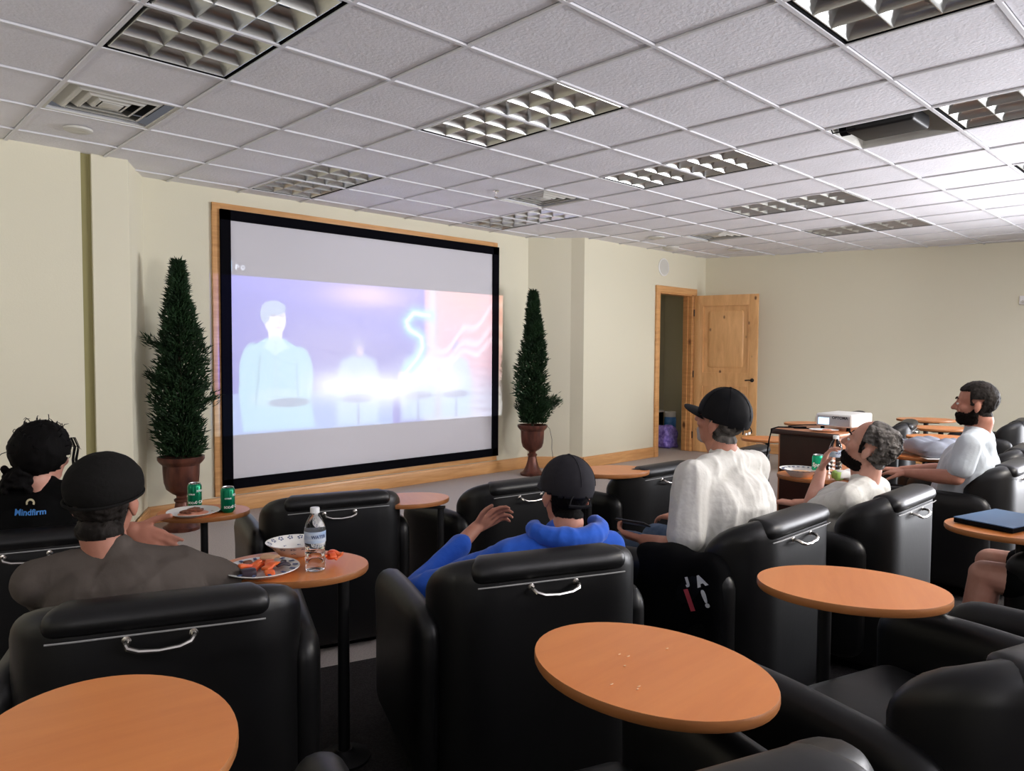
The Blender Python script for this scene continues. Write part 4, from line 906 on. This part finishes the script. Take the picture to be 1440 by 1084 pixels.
b = B(); b.rbox((0, 0, 0), (.145, .072, .009), r=.006, n=2, X=Matrix.Rotation(R(22), 4, 'X')); b.build('phone_body', 'phone', ph); b = B(); b.box((0, .001, .0052), (.132, .064, .001), X=Matrix.Rotation(R(22), 4, 'X')); b.build('phone_screen', 'grey_cloth', ph, False)
# dark jacket lying over the armrest beside him
j = thing('black_jacket', 'black jacket with red and white lettering over the armrest of the black-capped man', 'jacket', (2.425, 1.50, .30), 0)
b = B(); b.rbox((0, .06, .20), (.135, .42, .44), r=(.055, .07, .06), n=4, div=(4, 14, 14), fn=lambda x, y, z: (x * (1 + .12 * math.sin(y * 20)) + .006 * math.sin(z * 30 + y * 20), y * (1 + .15 * (-z)), z + .008 * math.sin(y * 34)))
jk = b.build('jacket_cloth', 'black_cloth', j)
vdir = Vector((.85, .52, -.1))
for ch_, m_, sz, ox, oz, ro in (('I', 'ink_red', .105, -.030, -.060, .38), ('!', 'ink_white', .080, .026, -.040, .38), ('J', 'ink_white', .035, -.040, .012, .3), ('A', 'ink_white', .050, .008, .022, .5)):
    Xx = vdir.cross(Vector((0, 0, 1))).normalized()
    project('jacket_lettering', ch_, sz, m_, jk, Vector((0, -.01, .30)) + Xx * ox + Vector((0, 0, oz)), vdir, roll=ro, bold=.0035, off=.010)
Jk = j

# 5 balding bearded man
t, Hm, body, sh, J = person('balding man with dark beard and white t-shirt leaning back, hand at his mouth', (3.655, 1.33, 1.030), 96, 19, 0, (3.62, 1.62, .50), 92,
    {-1: ((3.52, 1.56, .68), (3.70, 1.58, .875), (.10, -.22, .95), (.3, -.9, -.1), .65, -1), 1: ((3.98, 1.55, .66), (3.93, 1.82, .64), (0, 1, 0), (0, 0, -1), .5, -1)}, 'skin_fair', 'white_shirt', 'jeans', sw=.20, bulk=1.0, seed=21, floor=Z2, sleeve=.72, fold=.010, hs=1.06, lift=-.01)
patch(t, body, Hm, 'hair_grey', lambda x, y, z: sst(-.085, -.065, z) * sst(.030, .008, y + np.where(z < -.01, .035, 0)) * (1 - sst(.085, .10, z) * sst(-.085, -.06, y) * .9) * sst(-.055, -.02, z + .6 * np.maximum(0, -y - .01)), .018, .009, 75, seed=2)
patch(t, body, Hm, 'beard_dark', lambda x, y, z: sst(-.052, -.070, z + .35 * np.maximum(0, .075 - y) - .25 * np.maximum(0, .04 - y)) * sst(-.01, .012, y) * sst(-.128, -.118, z), .012, .004, 70, name='beard')
b = B()
for s in (-1, 1): b.tube([(s * .014, .098, .024), (s * .032, .094, .032), (s * .048, .080, .026)], [.003, .004, .002], 6, X=Hm); b.tube([(s * .079, .014, -.03), (s * .080, .018, .0), (s * .080, .010, .03)], [.007, .008, .006], 6, X=Hm)
b.build('eyebrow', 'beard_dark', t)

# 6 man in pale grey t-shirt
t, Hm, body, sh, J = person('bearded man with short dark hair and pale grey t-shirt in profile, right edge', (4.84, 1.19, 1.190), 101, -2, 0, (4.98, 1.32, .54), 95,
    {-1: ((4.63, 1.22, .78), (4.70, 1.50, .765), (.15, .95, -.05), (.2, 0, -1), .35, 1), 1: ((5.22, 1.42, .74), (5.10, 1.66, .72), (-.3, .9, 0), (0, 0, -1), .4, -1)}, 'skin', 'blue_grey_shirt', 'black_cloth', sw=.205, bulk=1.1, seed=27, floor=Z2, sleeve=.66, fold=.008)
patch(t, body, Hm, 'hair_brown', lambda x, y, z: sst(-.08, -.055, z) * np.maximum(sst(.066, .076, z), sst(.025, .012, y + np.where(z < -.01, .035, 0))) * sst(-.06, -.03, z + .7 * np.maximum(0, -y - .0)), .012, .003, 60)
patch(t, body, Hm, 'beard_dark', lambda x, y, z: sst(-.046, -.062, z + .1 * np.maximum(0, .06 - y) - .9 * np.maximum(0, .035 - y) ) * sst(-.018, .0, y) * sst(-.128, -.118, z), .013, .004, 70, name='beard')
b = B()
for s in (-1, 1): b.tube([(s * .014, .098, .026), (s * .032, .094, .034), (s * .048, .080, .028)], [.003, .004, .002], 6, X=Hm)
b.build('eyebrow', 'beard_dark', t)
# 7 person with the bare knee, body beyond the right edge
t, Hm, body, sh, J = person('person in dark shorts, only one bare knee in view under the right edge table', (3.46, .38, 1.27), 95, 0, 0, (3.43, .34, .60), 98,
    {-1: ((3.20, .30, .82), (3.38, .48, .77), (.9, .4, 0), (0, 0, -1), .4, 1), 1: ((3.72, .32, .82), (3.56, .50, .77), (-.7, .6, 0), (0, 0, -1), .4, -1)}, 'skin_fair', 'black_shirt', 'black_cloth', sw=.19, seed=33, floor=Z3, shorts=True)
hair_shell(t, Hm, 'hair_brown', lambda p: p.z > -.07 and (p.y < .02 or p.z > .07), lump=.004)
# crinkled clear wrapper beside the lower right table
b = B(); b.rbox((0, 0, .02), (.10, .06, .04), r=.015, n=2, div=(14, 8, 3), fn=lambda x, y, z: (x + .006 * math.sin(y * 130), y + .005 * math.sin(x * 150), z + .007 * math.sin(x * 170 + y * 120)))
tag(b.build('foil_wrapper', 'alu', loc=(2.27, .64, Z3 + .600), rz=.3), 'crinkled silvery wrapper on the armrest beside the lower right table', 'wrapper')

# ------------------------------------------------------------------ light
def area(name, loc, size, power, col, target=None, rot=None, sy=None, spread=PI):
    l = bpy.data.lights.new(name, 'AREA'); l.energy = power; l.color = col; l.size = size; l.spread = spread
    if sy: l.shape = 'RECTANGLE'; l.size_y = sy
    o = bpy.data.objects.new(name, l); COL.objects.link(o); o.location = loc
    if target is not None: o.rotation_euler = (Vector(target) - Vector(loc)).to_track_quat('-Z', 'Y').to_euler()
    return o
area('rear_ceiling_lamp', (GX(4) + .2, -1.6, H - .03), .55, 130, (1, .93, .82), (GX(4) + .2, -1.6, 0), sy=1.15)
# unseen fill lights added to give chair backs sheen and brighten the ceiling
area('window_daylight', (9.5, -1.3, 1.10), 3.4, 280, (.94, .95, 1), (3.0, .6, .9), sy=1.9)
for k, (x, y, e) in enumerate(((-3.6, 3.2, 50), (-3.0, -3.4, 75), (3.2, -3.3, 200), (7.6, -.6, 110))): area('wall_uplight', (x, y, 1.7), .9, e, (.97, .95, 1), (x + (.4 if x < 0 else -.4), y + .3, 3.2))
w = bpy.data.worlds.new('world'); SC.world = w; w.use_nodes = True; w.node_tree.nodes['Background'].inputs[0].default_value = (.6, .62, .7, 1); w.node_tree.nodes['Background'].inputs[1].default_value = .1

# projector beam: a lamp at the lens throwing a generic picture on the wall
PW, PH = 704, 320
X0, X1, Zb, Zt = 2.62, 6.146, .68, 2.28       # extent at the wall
yy, xx = np.mgrid[0:PH, 0:PW]; wx = X0 + (X1 - X0) * (xx + .5) / PW; wz = Zb + (Zt - Zb) * (yy + .5) / PH
u = (wx - X0) / (X1 - X0); v = (wz - .695) / (2.14 - .695)
img = np.zeros((PH, PW, 3))
def mix(a, c, m): m = np.clip(m, 0, 1)[..., None]; return a * (1 - m) + np.array(c) * m
def nz(fx, fy, s): return sum(np.sin(u * fx * k + s * k * 1.7 + 1.3 * np.sin(v * fy * k * .7 + s)) * np.cos(v * fy * k + s * 2.1 * k) / k for k in (1, 2, 3, 5)) / 2
img = mix(img, (.04, .06, .50), np.ones_like(u)); img = mix(img, (.16, .16, .78), (v - .45) * 1.3 + .18 * nz(7, 9, 1)); img = mix(img, (.85, .60, .80), np.exp(-(((u - .45) / .13) ** 2 + ((v - .93) / .08) ** 2)) * .8)
img = mix(img, (.30, .28, .56), np.exp(-(((u - .35) / .2) ** 2 + ((v - .55) / .2) ** 2)) * .5)
right = np.clip((u - .655) * 60, 0, 1); slats = .5 + .5 * np.sin((v + .12 * (u - .7)) * 95)
img = mix(img, (.80, .45, .52), right * .9); img = mix(img, (.95, .42, .36), right * np.clip(1.6 * (v - .45 + .55 * (u - .8)) + .25 * nz(14, 9, 3), 0, 1)); img = mix(img, (.55, .68, .85), right * np.clip((.42 - v) * 4, 0, 1) * .8)
img = mix(img, (.35, .25, .35), right * np.clip((u - .82) * 12, 0, 1) * slats * .35)
img = mix(img, (.42, .48, .50), right * np.exp(-((u - .70) / .035) ** 2) * .6)
img = mix(img, (.75, .92, 1.0), np.exp(-((u - .69) / .012) ** 2) * right * .5 * (v > .55))
img = mix(img, (.35, .70, .95), (v < .26) * (u < .04 + .5) * .45 * (1 - right))
def blob(cx, cz, rx, rz, c, s=1, soft=8):
    global img
    d = np.sqrt(((wx - cx) / rx) ** 2 + ((wz - cz) / rz) ** 2); img = mix(img, c, np.clip((1 - d) * soft, 0, 1) * s)
def quad(P, c, s=1, soft=90):
    global img
    m = np.ones_like(wx) * 9
    for i in range(len(P)):
        (ax, az), (bx, bz) = P[i], P[(i + 1) % len(P)]; L = math.hypot(bx - ax, bz - az); m = np.minimum(m, ((bx - ax) * (wz - az) - (bz - az) * (wx - ax)) / L)
    img = mix(img, c, np.clip(m * soft + .5, 0, 1) * s)
# a plain standing figure and vague pale shapes
cl = (.30, .62, .72)
quad([(2.88, .72), (3.62, .72), (3.55, 1.10), (3.50, 1.45), (3.28, 1.58), (3.10, 1.58), (2.90, 1.45), (2.84, 1.10)], cl); blob(2.98, 1.25, .14, .30, cl); blob(3.45, 1.2, .15, .32, cl)
blob(3.20, 1.62, .075, .12, (.80, .80, .90)); blob(3.20, 1.75, .115, .155, (.78, .80, .93)); blob(3.19, 1.86, .125, .075, (.34, .48, .66)); blob(3.10, 1.80, .05, .09, (.34, .48, .66))
blob(3.20, 1.02, .30, .10, (.40, .68, .78), .9, 5); blob(3.34, .97, .24, .05, (.12, .20, .34), .8, 5)
quad([(3.08, 1.50), (3.20, 1.42), (3.33, 1.50), (3.24, 1.60), (3.16, 1.60)], (.50, .80, .88), .9, 60)
quad([(2.99, .95), (3.01, .95), (3.06, 1.40), (3.04, 1.42)], (.14, .36, .50), .6, 60); quad([(3.42, .95), (3.44, .95), (3.42, 1.34), (3.40, 1.34)], (.14, .36, .50), .6, 60)
blob(3.185, 1.79, .035, .010, (.30, .25, .35), .7, 3); blob(3.265, 1.79, .03, .010, (.30, .25, .35), .7, 3); blob(3.235, 1.68, .04, .008, (.55, .30, .38), .7, 3); blob(3.24, 1.735, .012, .03, (.55, .48, .58), .6, 3); quad([(3.195, 1.0), (3.21, 1.0), (3.21, 1.56), (3.195, 1.56)], (.35, .55, .72), .7)
for cx_, s_ in ((4.10, 1), (4.86, .92), (5.40, .88)):
    quad([(cx_ - .24 * s_, .72), (cx_ + .24 * s_, .72), (cx_ + .27 * s_, 1.12), (cx_ + .20 * s_, 1.36), (cx_ + .07, 1.42), (cx_ - .07, 1.42), (cx_ - .20 * s_, 1.36), (cx_ - .27 * s_, 1.12)], (.42, .66, .84), .85, 14)
    blob(cx_, 1.50, .085 * s_, .115, (.28, .30, .58), .85, 3); blob(cx_ + .02, 1.46, .05, .07, (.62, .52, .70), .7, 3); blob(cx_, .98, .22, .05, (.10, .14, .32), .75, 4)
    quad([(cx_ - .02, .72), (cx_ + .02, .72), (cx_ + .01, .92), (cx_ - .01, .92)], (.12, .16, .36), .6, 40)
for cx_, cz_, rx_, rz_, k_ in ((3.80, 1.12, .24, .13, .9), (4.48, 1.06, .34, .14, 1.1), (5.30, 1.12, .20, .13, .9), (4.92, 1.22, .26, .15, .7), (4.20, 1.14, .26, .10, .6)):
    g = np.exp(-(((wx - cx_) / rx_) ** 2 + ((wz - cz_) / rz_) ** 2) ** .9) * k_; img = mix(img, (.90, .98, 1.05), g)
line = [(5.02, 1.86), (4.80, 1.88), (4.70, 1.78), (4.74, 1.70), (4.90, 1.62), (4.92, 1.50), (4.84, 1.38), (4.70, 1.24)]
dm = np.ones_like(wx) * 9
for (ax, az), (bx, bz) in zip(line[:-1], line[1:]):
    tt = np.clip(((wx - ax) * (bx - ax) + (wz - az) * (bz - az)) / ((bx - ax) ** 2 + (bz - az) ** 2), 0, 1); dm = np.minimum(dm, np.hypot(wx - ax - tt * (bx - ax), wz - az - tt * (bz - az)))
img = mix(img, (.20, .75, 1.0), np.exp(-(dm / .065) ** 2) * .9); img = mix(img, (.85, 1.0, 1.05), np.exp(-(dm / .020) ** 2))
for sl in (.42, .62, .30):
    d = np.abs((wz - 1.18) - sl * (wx - 4.7) - .05 * np.sin(wx * 14)); img = mix(img, (1.0, .80, .85), np.exp(-(d / .035) ** 2) * (wx > 4.6) * .7)
img *= ((v >= 0) & (v <= 1))[..., None]
# thin interface marks above the picture: cyan bar and rating letters
img = mix(img, (.25, .62, .95), ((wx > 2.77) & (wx < 2.79) & (wz > 2.165) & (wz < 2.27)) * 1.0)
GL = {'P': ['1110', '1001', '1110', '1000', '1000'], 'G': ['0111', '1000', '1011', '1001', '0110']}
for n_, L_ in enumerate('PG'):
    for r_, row in enumerate(GL[L_]):
        for c_, on in enumerate(row):
            if on == '1': x_ = 2.825 + n_ * .050 + c_ * .009; z_ = 2.235 - r_ * .009; img = mix(img, (.8, .9, 1), ((wx >= x_) & (wx < x_ + .0095) & (wz >= z_ - .0095) & (wz < z_)) * 1.0)
pic = bpy.data.images.new('projected_picture', PW, PH, float_buffer=True); px_ = np.ones((PH, PW, 4), np.float32); px_[..., :3] = np.clip(img, 0, 1.2); pic.pixels.foreach_set(px_.ravel()); pic.update(); pic.pack()
LP = Vector((5.17, 2.245, 1.01))
l = bpy.data.lights.new('projector_beam', 'SPOT'); l.spot_size = R(130); l.spot_blend = 0; l.shadow_soft_size = .004; l.energy = 470; l.use_nodes = True; nt = l.node_tree; N = nt.nodes.new; K = nt.links.new
em = [n for n in nt.nodes if n.type == 'EMISSION'][0]; tc = N('ShaderNodeTexCoord'); sp = N('ShaderNodeSeparateXYZ'); K(tc.outputs['Normal'], sp.inputs[0])
def mth(op, a, bb_=None, val=None):
    m_ = N('ShaderNodeMath'); m_.operation = op
    for k, q in ((0, a), (1, bb_ if bb_ is not None else val)):
        if isinstance(q, (int, float)): m_.inputs[k].default_value = q
        elif q is not None: K(q, m_.inputs[k])
    return m_.outputs[0]
D = 6.53 - LP.y
az_ = mth('ABSOLUTE', sp.outputs['Z']); gx = mth('DIVIDE', sp.outputs['X'], az_); gy = mth('DIVIDE', sp.outputs['Y'], az_)
uu = mth('DIVIDE', mth('SUBTRACT', mth('MULTIPLY', gx, D), X0 - LP.x), X1 - X0); vv = mth('DIVIDE', mth('SUBTRACT', mth('MULTIPLY', gy, D), Zb - LP.z), Zt - Zb)
cb = N('ShaderNodeCombineXYZ'); K(uu, cb.inputs[0]); K(vv, cb.inputs[1]); ti = N('ShaderNodeTexImage'); ti.image = pic; ti.extension = 'CLIP'; K(cb.outputs[0], ti.inputs[0]); K(ti.outputs['Color'], em.inputs['Color'])
# the wall receives cos^3 less light off axis; a projector lens evens this out
r2 = mth('ADD', mth('ADD', mth('MULTIPLY', gx, gx), mth('MULTIPLY', gy, gy)), 1.0); K(mth('MULTIPLY', mth('POWER', r2, 1.5), 1.0), em.inputs['Strength'])
o = bpy.data.objects.new('projector_beam', l); COL.objects.link(o); o.location = LP; o.rotation_euler = (PI / 2, 0, 0)

SC.view_settings.view_transform = 'Standard'; SC.view_settings.look = 'None'; SC.view_settings.gamma = 1; SC.view_settings.exposure = 0.72; SC.view_settings.use_curve_mapping = False
SC.cycles.max_bounces = 10; SC.cycles.diffuse_bounces = 6; SC.cycles.transmission_bounces = 8; SC.cycles.caustics_reflective = False; SC.cycles.caustics_refractive = False
